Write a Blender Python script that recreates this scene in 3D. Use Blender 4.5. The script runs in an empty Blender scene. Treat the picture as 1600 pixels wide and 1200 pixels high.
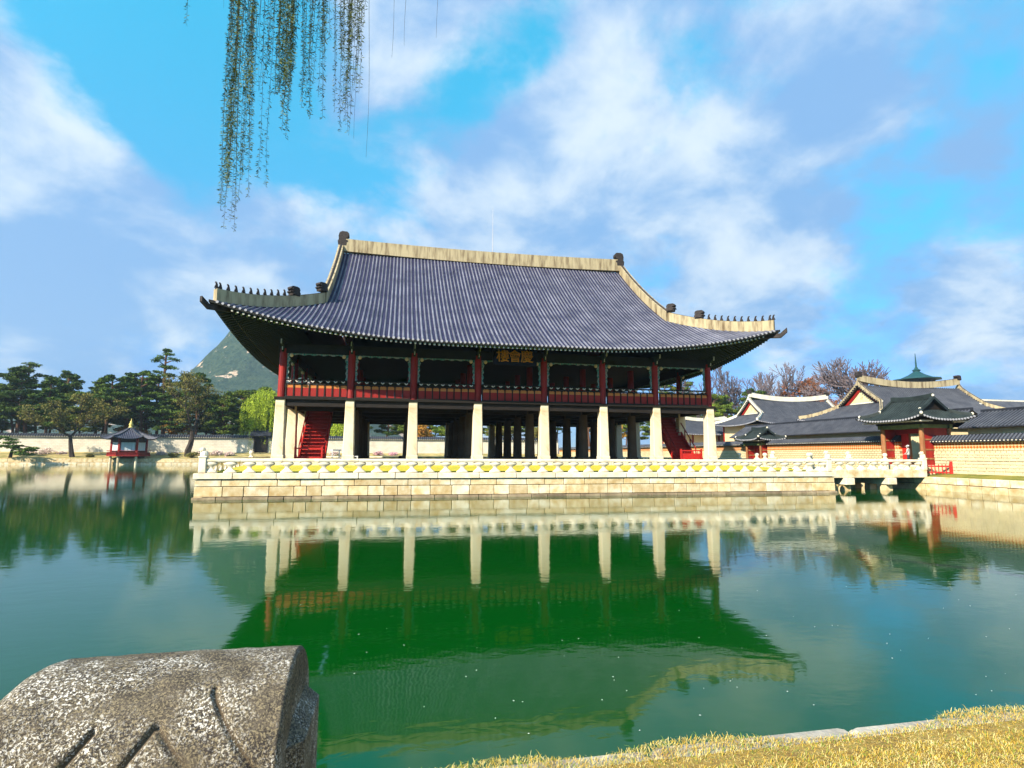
import bpy, math, random
import numpy as np
from mathutils import Vector, Matrix, Quaternion

# ------------------------------------------------------------------ camera, sky, sun, exposure
scene = bpy.context.scene
PI = math.pi
R = math.radians
FPX, YAW, PITCH, ROLL = 885.0, -0.201, 0.123, 0.004
CAM = Vector((-8.884, -43.921, 2.884))
cam_data = bpy.data.cameras.new('camera')
cam_data.sensor_width = 36.0
cam_data.lens = 36.0 * FPX / 1600.0
cam_data.clip_start = 0.05
cam_data.clip_end = 8000.0
cam = bpy.data.objects.new('camera', cam_data)
scene.collection.objects.link(cam)
CAMROT = (Matrix.Rotation(YAW, 4, 'Z') @ Matrix.Rotation(PI / 2 + PITCH, 4, 'X') @ Matrix.Rotation(ROLL, 4, 'Z'))
cam.matrix_world = Matrix.Translation(CAM) @ CAMROT
scene.camera = cam

SUN_AZ, SUN_EL = R(53), R(33)          # west of south, elevation
SUNDIR = Vector((-math.sin(SUN_AZ) * math.cos(SUN_EL), -math.cos(SUN_AZ) * math.cos(SUN_EL), math.sin(SUN_EL)))

world = bpy.data.worlds.new('World')
scene.world = world
world.use_nodes = True


def build_sky():
    nt = world.node_tree
    n, l = nt.nodes, nt.links
    n.clear()
    out = n.new('ShaderNodeOutputWorld')
    bg = n.new('ShaderNodeBackground')
    bg.inputs['Strength'].default_value = 0.092
    sky = n.new('ShaderNodeTexSky')
    sky.sky_type = 'NISHITA'
    sky.sun_disc = False
    sky.sun_elevation = SUN_EL
    sky.sun_rotation = PI + SUN_AZ       # south, turned to the west
    sky.altitude = 50
    sky.air_density = 1.0
    sky.dust_density = 0.6
    sky.ozone_density = 2.0
    tint = n.new('ShaderNodeMix'); tint.data_type = 'RGBA'; tint.blend_type = 'MULTIPLY'
    tint.inputs[0].default_value = 1.0
    l.new(sky.outputs[0], tint.inputs[6])
    tc = n.new('ShaderNodeTexCoord')
    sep = n.new('ShaderNodeSeparateXYZ')
    l.new(tc.outputs['Generated'], sep.inputs[0])
    hr = n.new('ShaderNodeMapRange'); l.new(sep.outputs[2], hr.inputs[0])
    hr.inputs[1].default_value = 0.12; hr.inputs[2].default_value = 0.72
    tz = n.new('ShaderNodeMix'); tz.data_type = 'RGBA'
    l.new(hr.outputs[0], tz.inputs[0])
    tz.inputs[6].default_value = (0.40, 0.66, 1.10, 1)
    tz.inputs[7].default_value = (0.14, 2.65, 2.35, 1)
    l.new(tz.outputs[2], tint.inputs[7])

    def math_(op, a, b=None, clamp=False):
        m = n.new('ShaderNodeMath'); m.operation = op; m.use_clamp = clamp
        for i, q in enumerate((a, b)):
            if q is None:
                continue
            if isinstance(q, (int, float)):
                m.inputs[i].default_value = q
            else:
                l.new(q, m.inputs[i])
        return m.outputs[0]
    zc = math_('ADD', math_('MAXIMUM', sep.outputs[2], 0.0), 0.45)
    comb = n.new('ShaderNodeCombineXYZ')
    l.new(math_('DIVIDE', sep.outputs[0], zc), comb.inputs[0])
    l.new(math_('DIVIDE', sep.outputs[1], zc), comb.inputs[1])
    comb.inputs[2].default_value = 3.7

    def noise(scale, detail, rough, dist, off):
        m = n.new('ShaderNodeMapping')
        m.inputs['Location'].default_value = off
        l.new(comb.outputs[0], m.inputs[0])
        t = n.new('ShaderNodeTexNoise')
        t.inputs['Scale'].default_value = scale
        t.inputs['Detail'].default_value = detail
        t.inputs['Roughness'].default_value = rough
        t.inputs['Distortion'].default_value = dist
        l.new(m.outputs[0], t.inputs['Vector'])
        return t.outputs[0]
    cov = noise(2.9, 12.0, 0.60, 0.1, (4.3, 1.7, 0.0))
    # larger openings and banks of cloud
    def banks(lst):
      bias = None
      for (px, py, wid, amt) in lst:
        d = pixel_ray(px, py).normalized()
        dot = n.new('ShaderNodeVectorMath'); dot.operation = 'DOT_PRODUCT'
        nrm = n.new('ShaderNodeVectorMath'); nrm.operation = 'NORMALIZE'
        l.new(tc.outputs['Generated'], nrm.inputs[0])
        l.new(nrm.outputs[0], dot.inputs[0])
        dot.inputs[1].default_value = d
        k = 1.0 / (1 - math.cos(R(wid)))
        e = math_('EXPONENT', math_('MULTIPLY', math_('SUBTRACT', dot.outputs[1], 1.0), k))
        e = math_('MULTIPLY', e, amt)
        bias = e if bias is None else math_('ADD', bias, e)
      return bias
    bias = banks(SKY_BANKS)
    sbias = banks(SHADE_BANKS)
    cov = math_('ADD', math_('ADD', cov, bias), 0.06)  # extra cloud all round, unseen sky included, added to neutralise the ambient light
    ramp = n.new('ShaderNodeMapRange'); ramp.interpolation_type = 'SMOOTHSTEP'
    l.new(cov, ramp.inputs[0])
    ramp.inputs[1].default_value = 0.42
    ramp.inputs[2].default_value = 0.62
    shade = n.new('ShaderNodeMapRange'); shade.interpolation_type = 'SMOOTHSTEP'
    l.new(math_('ADD', noise(4.2, 10.0, 0.58, 0.2, (1.1, 6.2, 2.0)), sbias), shade.inputs[0])
    shade.inputs[1].default_value = 0.40
    shade.inputs[2].default_value = 0.72
    cloud = n.new('ShaderNodeMix'); cloud.data_type = 'RGBA'
    l.new(shade.outputs[0], cloud.inputs[0])
    cloud.inputs[6].default_value = (1.55, 3.05, 5.3, 1)
    cloud.inputs[7].default_value = (4.8, 5.6, 6.3, 1)
    mix = n.new('ShaderNodeMix'); mix.data_type = 'RGBA'
    l.new(ramp.outputs[0], mix.inputs[0])
    l.new(tint.outputs[2], mix.inputs[6])
    l.new(cloud.outputs[2], mix.inputs[7])
    l.new(mix.outputs[2], bg.inputs[0])
    l.new(bg.outputs[0], out.inputs[0])


def pixel_ray(px, py):
    """direction of a photo pixel; one unit of depth along the view axis"""
    v = Vector(((px - 800) / FPX, -(py - 600) / FPX, -1.0))
    return CAMROT.to_3x3() @ v


SKY_BANKS = [(170, 40, 7, -0.22), (320, 160, 8, -0.26), (400, 40, 6, -0.16), (270, 290, 4, -0.08), (850, 60, 4, -0.26), (740, 130, 4, -0.18), (640, 190, 5, -0.06), (900, 480, 5, -0.08), (1440, 330, 6, -0.05), (1330, 570, 6, -0.06),
             (980, 230, 13, 0.14), (1190, 380, 5, 0.20), (1300, 100, 10, 0.10), (60, 240, 8, 0.20), (180, 330, 6, 0.16), (800, 300, 6, 0.14), (1500, 500, 8, 0.06), (80, 470, 9, 0.10), (620, 430, 8, 0.12)]
SHADE_BANKS = [(120, 390, 6, -0.22), (1450, 300, 10, -0.12), (730, 200, 6, -0.10), (1000, 330, 5, -0.08), (1000, 180, 8, 0.12), (1190, 375, 5, 0.20), (60, 230, 7, 0.16), (800, 310, 5, 0.16), (640, 400, 5, 0.1), (1520, 480, 6, 0.06)]
build_sky()

sun_data = bpy.data.lights.new('sun', 'SUN')
sun_data.energy = 5.0
sun_data.angle = R(0.5)
sun_data.color = (1.0, 0.91, 0.74)
sun = bpy.data.objects.new('sun', sun_data)
scene.collection.objects.link(sun)
sun.rotation_euler = SUNDIR.to_track_quat('Z', 'Y').to_euler()
sun.location = (-60, -60, 80)

scene.view_settings.view_transform = 'Standard'
scene.view_settings.look = 'None'
scene.view_settings.gamma = 1.0
scene.view_settings.exposure = 0.88
scene.view_settings.use_curve_mapping = False
cy = scene.cycles
cy.use_denoising = True
cy.max_bounces = 6
cy.diffuse_bounces = 1
cy.glossy_bounces = 3
cy.transmission_bounces = 3
cy.transparent_max_bounces = 6
cy.volume_bounces = 0
cy.caustics_reflective = False
cy.caustics_refractive = False
cy.sample_clamp_indirect = 6.0
cy.use_adaptive_sampling = True
cy.adaptive_threshold = 0.02

rnd = random.Random(7)
COL = scene.collection


# ------------------------------------------------------------------ materials
MATS = {}


def mat(name, col, col2=None, scale=1.0, rough=0.8, bump=0.0, bscale=None, spec=0.3, detail=5.0, rvar=0.0,
        stretch=(1, 1, 1), lo=0.35, hi=0.65, metallic=0.0, distort=0.0, coord='Object', bdist=0.02):
    if name in MATS:
        return MATS[name]
    m = bpy.data.materials.new(name)
    m.use_nodes = True
    nt = m.node_tree; n, l = nt.nodes, nt.links
    b = n['Principled BSDF']
    b.inputs['Roughness'].default_value = rough
    b.inputs['Specular IOR Level'].default_value = spec
    b.inputs['Metallic'].default_value = metallic
    b.inputs['Base Color'].default_value = (*col, 1)
    tc = n.new('ShaderNodeTexCoord')
    mp = n.new('ShaderNodeMapping')
    mp.inputs['Scale'].default_value = stretch
    l.new(tc.outputs[coord], mp.inputs[0])
    last = None
    if col2 is not None:
        t = n.new('ShaderNodeTexNoise')
        t.inputs['Scale'].default_value = scale
        t.inputs['Detail'].default_value = detail
        t.inputs['Roughness'].default_value = 0.6
        t.inputs['Distortion'].default_value = distort
        l.new(mp.outputs[0], t.inputs['Vector'])
        r = n.new('ShaderNodeMapRange')
        l.new(t.outputs[0], r.inputs[0])
        r.inputs[1].default_value = lo; r.inputs[2].default_value = hi
        x = n.new('ShaderNodeMix'); x.data_type = 'RGBA'
        l.new(r.outputs[0], x.inputs[0])
        x.inputs[6].default_value = (*col, 1); x.inputs[7].default_value = (*col2, 1)
        last = x.outputs[2]
    if rvar > 0:
        oi = n.new('ShaderNodeObjectInfo')
        rr = n.new('ShaderNodeMapRange')
        l.new(oi.outputs['Random'], rr.inputs[0])
        rr.inputs[3].default_value = 1 - rvar; rr.inputs[4].default_value = 1 + rvar * 0.6
        h = n.new('ShaderNodeHueSaturation')
        l.new(rr.outputs[0], h.inputs['Value'])
        if last is None:
            h.inputs['Color'].default_value = (*col, 1)
        else:
            l.new(last, h.inputs['Color'])
        last = h.outputs[0]
    if last is not None:
        l.new(last, b.inputs['Base Color'])
    if bump > 0:
        t2 = n.new('ShaderNodeTexNoise')
        t2.inputs['Scale'].default_value = bscale or scale * 4
        t2.inputs['Detail'].default_value = 6
        l.new(mp.outputs[0], t2.inputs['Vector'])
        bp = n.new('ShaderNodeBump')
        bp.inputs['Strength'].default_value = bump
        bp.inputs['Distance'].default_value = bdist
        l.new(t2.outputs[0], bp.inputs['Height'])
        l.new(bp.outputs[0], b.inputs['Normal'])
    MATS[name] = m
    return m


def M(k):
    return MATS[k]


mat('granite', (0.60, 0.42, 0.20), (0.86, 0.77, 0.58), 1.3, 0.85, 0.5, 9, rvar=0.16)
mat('granite_pale', (0.82, 0.74, 0.58), (0.68, 0.48, 0.26), 1.3, 0.85, 0.5, 10, rvar=0.14, lo=0.45, hi=0.75)
mat('granite_kerb', (0.30, 0.26, 0.22), (0.48, 0.43, 0.36), 4.0, 0.9, 0.8, 25, rvar=0.2)
mat('granite_rough', (0.56, 0.38, 0.17), (0.80, 0.66, 0.42), 1.6, 0.9, 0.9, 7, rvar=0.18)
mat('granite_dark', (0.22, 0.16, 0.10), (0.40, 0.31, 0.2), 2.0, 0.9, 0.8, 9, rvar=0.3)
mat('joint', (0.07, 0.05, 0.03), (0.12, 0.09, 0.06), 3, 0.95)
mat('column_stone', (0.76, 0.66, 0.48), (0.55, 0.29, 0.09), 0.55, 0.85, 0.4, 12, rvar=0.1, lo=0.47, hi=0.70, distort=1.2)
mat('column_inner_shaded', (0.15, 0.11, 0.07), (0.10, 0.07, 0.045), 0.6, 0.9, 0.3, 12)  # column stone darkened, shade under the deck painted into its colour
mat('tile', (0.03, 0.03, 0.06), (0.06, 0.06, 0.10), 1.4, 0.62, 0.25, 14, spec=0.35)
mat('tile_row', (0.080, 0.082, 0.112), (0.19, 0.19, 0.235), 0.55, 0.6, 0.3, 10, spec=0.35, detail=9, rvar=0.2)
mat('tile_channel_shade', (0.012, 0.012, 0.040), (0.030, 0.029, 0.075), 2.5, 0.7, 0.8, 9, spec=0.25)  # same tile as the rows; shadow between rows painted into the colour
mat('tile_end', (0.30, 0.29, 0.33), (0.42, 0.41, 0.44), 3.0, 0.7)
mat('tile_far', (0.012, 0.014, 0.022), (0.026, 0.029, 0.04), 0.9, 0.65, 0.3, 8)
mat('tile_row_far', (0.045, 0.049, 0.066), (0.08, 0.085, 0.105), 0.9, 0.6)  # same tile as tile_far, lit look of the rows put into the colour
mat('tile_green', (0.010, 0.016, 0.017), (0.026, 0.037, 0.037), 1.2, 0.65)
mat('plaster_ridge', (0.45, 0.37, 0.23), (0.13, 0.085, 0.045), 1.5, 0.85, 0.3, 6, stretch=(1.9, 1.9, 0.3), lo=0.44, hi=0.70, detail=9)
mat('plaster_white', (0.80, 0.76, 0.66), (0.68, 0.62, 0.48), 1.2, 0.85)
mat('plaster_cream', (0.80, 0.66, 0.40), (0.74, 0.55, 0.30), 1.0, 0.85)
mat('wood_red', (0.34, 0.018, 0.012), (0.22, 0.012, 0.010), 2.0, 0.55, 0.15, 8, stretch=(1, 1, 0.2))
mat('wood_red_bright', (0.52, 0.022, 0.016), (0.42, 0.02, 0.014), 2.0, 0.5)
mat('wood_orange', (0.62, 0.22, 0.05), (0.5, 0.16, 0.04), 3.0, 0.6)
mat('wood_dark', (0.010, 0.007, 0.006), (0.018, 0.012, 0.009), 2.0, 0.7)
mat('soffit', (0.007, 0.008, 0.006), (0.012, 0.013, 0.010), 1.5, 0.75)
mat('rafter', (0.014, 0.030, 0.020), (0.025, 0.035, 0.024), 2.0, 0.7)
mat('rafter_end', (0.62, 0.55, 0.22), None, 1, 0.7)
mat('rafter_end_white', (0.62, 0.58, 0.5), None, 1, 0.7)
mat('carving_teal', (0.04, 0.22, 0.19), (0.34, 0.33, 0.30), 7.0, 0.6, lo=0.47, hi=0.55)
mat('carving_knob', (0.75, 0.55, 0.33), None, 1, 0.6)
mat('lotus', (0.75, 0.66, 0.60), None, 1, 0.6)
mat('sign_board', (0.006, 0.006, 0.008), None, 1, 0.5)
mat('sign_gold', (1.0, 0.36, 0.025), (1.0, 0.30, 0.02), 4, 0.45)
mat('ornament', (0.018, 0.014, 0.015), (0.05, 0.038, 0.035), 6.0, 0.75, 0.8, 14)
mat('metal_grey', (0.25, 0.25, 0.27), None, 1, 0.4, metallic=0.7)
mat('black_metal', (0.015, 0.015, 0.018), None, 1, 0.5)
mat('white_paint', (0.78, 0.78, 0.76), None, 1, 0.5)
mat('gold_metal', (0.75, 0.58, 0.16), None, 1, 0.35)
mat('dirt', (0.26, 0.20, 0.12), (0.36, 0.28, 0.16), 0.6, 0.95, 0.5, 6)
mat('dry_grass', (0.62, 0.47, 0.045), (0.42, 0.40, 0.05), 0.7, 0.95, 0.9, 14, lo=0.4, hi=0.62)
mat('shore', (0.50, 0.38, 0.16), (0.26, 0.22, 0.07), 0.45, 0.95, 0.9, 5, lo=0.4, hi=0.62)
mat('lawn', (0.26, 0.22, 0.04), (0.10, 0.13, 0.02), 0.5, 0.95, 0.9, 14, lo=0.4, hi=0.62)
mat('blade_dry', (0.68, 0.46, 0.06), (0.46, 0.26, 0.03), 9.0, 0.7)
mat('blade_pale', (0.78, 0.64, 0.30), (0.66, 0.46, 0.12), 9.0, 0.7)
mat('bank_soil', (0.22, 0.13, 0.035), (0.36, 0.24, 0.06), 6.0, 0.95, 0.9, 40)
mat('blade_green', (0.16, 0.26, 0.02), (0.30, 0.34, 0.04), 9.0, 0.7)
mat('pine_leaf', (0.026, 0.075, 0.010), (0.12, 0.18, 0.015), 0.35, 0.75, rvar=0.25)
mat('pine_leaf_light', (0.07, 0.14, 0.012), (0.22, 0.27, 0.025), 0.4, 0.75, rvar=0.2)
mat('olive_leaf', (0.14, 0.13, 0.022), (0.22, 0.18, 0.04), 0.6, 0.8)
mat('willow_leaf', (0.30, 0.40, 0.015), (0.42, 0.50, 0.03), 0.5, 0.7)
mat('willow_near_leaf', (0.032, 0.048, 0.004), (0.14, 0.17, 0.010), 5.0, 0.55)
mat('twig', (0.035, 0.035, 0.018), None, 1, 0.8)
mat('bark_dark', (0.035, 0.026, 0.022), (0.07, 0.05, 0.04), 3, 0.9, 0.6, 9)
mat('bark_pine', (0.16, 0.075, 0.04), (0.09, 0.05, 0.035), 2, 0.9, 0.6, 9)
mat('bark_grey', (0.11, 0.083, 0.092), (0.20, 0.155, 0.16), 2, 0.9)
mat('rust_leaf', (0.32, 0.09, 0.025), (0.20, 0.10, 0.05), 0.7, 0.8)
mat('orange_leaf', (0.50, 0.17, 0.02), (0.40, 0.24, 0.03), 0.7, 0.8)
mat('blossom', (0.80, 0.52, 0.50), (0.74, 0.62, 0.50), 1.5, 0.8)
mat('blossom_pink', (0.74, 0.33, 0.42), (0.8, 0.5, 0.5), 1.5, 0.8)
mat('petal', (0.9, 0.88, 0.85), None, 1, 0.7)
mat('paper_window', (0.62, 0.68, 0.70), None, 1, 0.7)
mat('copper_green', (0.008, 0.05, 0.056), (0.016, 0.075, 0.078), 2, 0.55)
mat('deck_wood', (0.015, 0.010, 0.008), (0.010, 0.008, 0.006), 1, 0.8)


def mat_wall(name, base, mortar, w, h, band=None, z0=0, z1=0, axis='y'):
    """far masonry: courses as fine relief; a patterned band under the tile cap"""
    m = bpy.data.materials.new(name); m.use_nodes = True
    nt = m.node_tree; n, l = nt.nodes, nt.links
    b = n['Principled BSDF']; b.inputs['Roughness'].default_value = 0.9
    b.inputs['Specular IOR Level'].default_value = 0.15
    g = n.new('ShaderNodeNewGeometry')
    s = n.new('ShaderNodeSeparateXYZ'); l.new(g.outputs['Position'], s.inputs[0])
    c = n.new('ShaderNodeCombineXYZ')
    l.new(s.outputs[1 if axis == 'y' else 0], c.inputs[0]); l.new(s.outputs[2], c.inputs[1])
    br = n.new('ShaderNodeTexBrick')
    l.new(c.outputs[0], br.inputs['Vector'])
    br.inputs['Scale'].default_value = 1.0
    br.inputs['Brick Width'].default_value = w
    br.inputs['Row Height'].default_value = h
    br.inputs['Mortar Size'].default_value = 0.03
    br.inputs['Mortar Smooth'].default_value = 0.3
    br.inputs['Color1'].default_value = (*base, 1)
    br.inputs['Color2'].default_value = (*[q * 0.86 for q in base], 1)
    br.inputs['Mortar'].default_value = (*mortar, 1)
    no = n.new('ShaderNodeTexNoise'); no.inputs['Scale'].default_value = 0.5; no.inputs['Detail'].default_value = 5
    l.new(g.outputs['Position'], no.inputs['Vector'])
    mr = n.new('ShaderNodeMapRange'); l.new(no.outputs[0], mr.inputs[0])
    mr.inputs[1].default_value = 0.3; mr.inputs[2].default_value = 0.7
    mr.inputs[3].default_value = 0.82; mr.inputs[4].default_value = 1.06
    h_ = n.new('ShaderNodeHueSaturation'); l.new(br.outputs[0], h_.inputs['Color']); l.new(mr.outputs[0], h_.inputs['Value'])
    col = h_.outputs[0]
    if band:
        # lozenge-patterned band of orange brick
        ck = n.new('ShaderNodeTexChecker')
        rot = n.new('ShaderNodeMapping'); rot.inputs['Rotation'].default_value = (0, 0, R(45))
        l.new(c.outputs[0], rot.inputs[0]); l.new(rot.outputs[0], ck.inputs['Vector'])
        ck.inputs['Scale'].default_value = 5.5
        ck.inputs['Color1'].default_value = (0.66, 0.44, 0.22, 1)
        ck.inputs['Color2'].default_value = (*band, 1)
        gt = n.new('ShaderNodeMath'); gt.operation = 'GREATER_THAN'; l.new(s.outputs[2], gt.inputs[0]); gt.inputs[1].default_value = z0
        x = n.new('ShaderNodeMix'); x.data_type = 'RGBA'
        l.new(gt.outputs[0], x.inputs[0]); l.new(col, x.inputs[6]); l.new(ck.outputs[0], x.inputs[7])
        col = x.outputs[2]
    l.new(col, b.inputs['Base Color'])
    bp = n.new('ShaderNodeBump'); bp.inputs['Strength'].default_value = 0.6; bp.inputs['Distance'].default_value = 0.03
    inv = n.new('ShaderNodeMath'); inv.operation = 'SUBTRACT'; inv.inputs[0].default_value = 1; l.new(br.outputs['Fac'], inv.inputs[1])
    l.new(inv.outputs[0], bp.inputs['Height']); l.new(bp.outputs[0], b.inputs['Normal'])
    MATS[name] = m


mat_wall('east_wall', (0.80, 0.66, 0.40), (0.30, 0.22, 0.12), 0.42, 0.22, (0.50, 0.11, 0.015), 3.45, 9, 'y')
mat_wall('north_wall', (0.80, 0.72, 0.58), (0.62, 0.52, 0.40), 0.9, 0.42, None, 0, 0, 'x')


def water_material():
    m = bpy.data.materials.new('pond_water'); m.use_nodes = True
    nt = m.node_tree; n, l = nt.nodes, nt.links
    b = n['Principled BSDF']
    b.inputs['Base Color'].default_value = (0.0006, 0.055, 0.0040, 1)
    b.inputs['Roughness'].default_value = 0.05
    b.inputs['IOR'].default_value = 1.43
    g = n.new('ShaderNodeNewGeometry')
    hs = None
    for sc, st, amp, dt in ((0.75, (1, 1.7, 1), 0.55, 2.0), (3.2, (1, 1.5, 1), 0.24, 2.0), (0.12, (1, 1, 1), 0.9, 1.0)):
        mp = n.new('ShaderNodeMapping'); mp.inputs['Scale'].default_value = st
        l.new(g.outputs['Position'], mp.inputs[0])
        t = n.new('ShaderNodeTexNoise'); t.inputs['Scale'].default_value = sc; t.inputs['Detail'].default_value = dt
        t.inputs['Distortion'].default_value = 0.4
        l.new(mp.outputs[0], t.inputs['Vector'])
        k = n.new('ShaderNodeMath'); k.operation = 'MULTIPLY'; l.new(t.outputs[0], k.inputs[0]); k.inputs[1].default_value = amp
        if hs is None:
            hs = k.outputs[0]
        else:
            a = n.new('ShaderNodeMath'); a.operation = 'ADD'; l.new(hs, a.inputs[0]); l.new(k.outputs[0], a.inputs[1]); hs = a.outputs[0]
    bp = n.new('ShaderNodeBump'); bp.inputs['Strength'].default_value = 0.6; bp.inputs['Distance'].default_value = 0.010
    l.new(hs, bp.inputs['Height']); l.new(bp.outputs[0], b.inputs['Normal'])
    MATS['water'] = m


water_material()


def lichen_stone_material():
    m = bpy.data.materials.new('lichen_granite'); m.use_nodes = True
    nt = m.node_tree; n, l = nt.nodes, nt.links
    b = n['Principled BSDF']; b.inputs['Roughness'].default_value = 0.9; b.inputs['Specular IOR Level'].default_value = 0.2
    tc = n.new('ShaderNodeTexCoord')

    def noise(sc, det, ro=0.6, dist=0.0):
        t = n.new('ShaderNodeTexNoise'); t.inputs['Scale'].default_value = sc; t.inputs['Detail'].default_value = det
        t.inputs['Roughness'].default_value = ro; t.inputs['Distortion'].default_value = dist
        l.new(tc.outputs['Object'], t.inputs['Vector']); return t.outputs[0]

    def rng(v, a, b_):
        r = n.new('ShaderNodeMapRange'); r.interpolation_type = 'SMOOTHSTEP'
        l.new(v, r.inputs[0]); r.inputs[1].default_value = a; r.inputs[2].default_value = b_; return r.outputs[0]

    def mixc(f, a, c):
        x = n.new('ShaderNodeMix'); x.data_type = 'RGBA'; l.new(f, x.inputs[0])
        for i, q in ((6, a), (7, c)):
            if isinstance(q, tuple):
                x.inputs[i].default_value = (*q, 1)
            else:
                l.new(q, x.inputs[i])
        return x.outputs[2]
    base = mixc(rng(noise(9, 8, 0.7), 0.35, 0.65), (0.034, 0.028, 0.027), (0.115, 0.092, 0.068))
    base = mixc(rng(noise(160, 3, 0.7), 0.47, 0.60), base, (0.25, 0.20, 0.125))
    base = mixc(rng(noise(240, 2, 0.7), 0.56, 0.64), base, (0.02, 0.015, 0.012))
    lich = n.new('ShaderNodeMath'); lich.operation = 'MULTIPLY'
    l.new(rng(noise(130, 5, 0.75, 0.6), 0.535, 0.575), lich.inputs[0])
    l.new(rng(noise(5.0, 4, 0.6), 0.40, 0.62), lich.inputs[1])
    base = mixc(lich.outputs[0], base, (0.86, 0.80, 0.72))
    l.new(base, b.inputs['Base Color'])
    bp = n.new('ShaderNodeBump'); bp.inputs['Strength'].default_value = 0.9; bp.inputs['Distance'].default_value = 0.006
    l.new(noise(110, 6, 0.75), bp.inputs['Height']); l.new(bp.outputs[0], b.inputs['Normal'])
    MATS['lichen'] = m


lichen_stone_material()


def mountain_material():
    m = bpy.data.materials.new('mountain_forest'); m.use_nodes = True
    nt = m.node_tree; n, l = nt.nodes, nt.links
    b = n['Principled BSDF']; b.inputs['Roughness'].default_value = 0.95; b.inputs['Specular IOR Level'].default_value = 0.0
    g = n.new('ShaderNodeNewGeometry')

    def noise(sc, det, st=(1, 1, 1), rot=(0, 0, 0)):
        mp = n.new('ShaderNodeMapping'); mp.inputs['Scale'].default_value = st; mp.inputs['Rotation'].default_value = rot
        l.new(g.outputs['Position'], mp.inputs[0])
        t = n.new('ShaderNodeTexNoise'); t.inputs['Scale'].default_value = sc; t.inputs['Detail'].default_value = det
        t.inputs['Roughness'].default_value = 0.65
        l.new(mp.outputs[0], t.inputs['Vector']); return t.outputs[0]

    def rng(v, a, b_):
        r = n.new('ShaderNodeMapRange'); l.new(v, r.inputs[0]); r.inputs[1].default_value = a; r.inputs[2].default_value = b_; return r.outputs[0]

    def mixc(f, a, c):
        x = n.new('ShaderNodeMix'); x.data_type = 'RGBA'; l.new(f, x.inputs[0])
        for i, q in ((6, a), (7, c)):
            if isinstance(q, tuple):
                x.inputs[i].default_value = (*q, 1)
            else:
                l.new(q, x.inputs[i])
        return x.outputs[2]
    c = mixc(rng(noise(0.09, 6), 0.4, 0.6), (0.018, 0.045, 0.025), (0.055, 0.085, 0.045))
    c = mixc(rng(noise(0.018, 6, (1, 1, 1.8), (0, R(35), 0)), 0.60, 0.635), c, (0.62, 0.45, 0.32))
    l.new(c, b.inputs['Base Color'])
    bp = n.new('ShaderNodeBump'); bp.inputs['Strength'].default_value = 1.0; bp.inputs['Distance'].default_value = 9.0
    l.new(noise(0.12, 5), bp.inputs['Height']); l.new(bp.outputs[0], b.inputs['Normal'])
    MATS['mountain'] = m


mountain_material()


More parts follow.
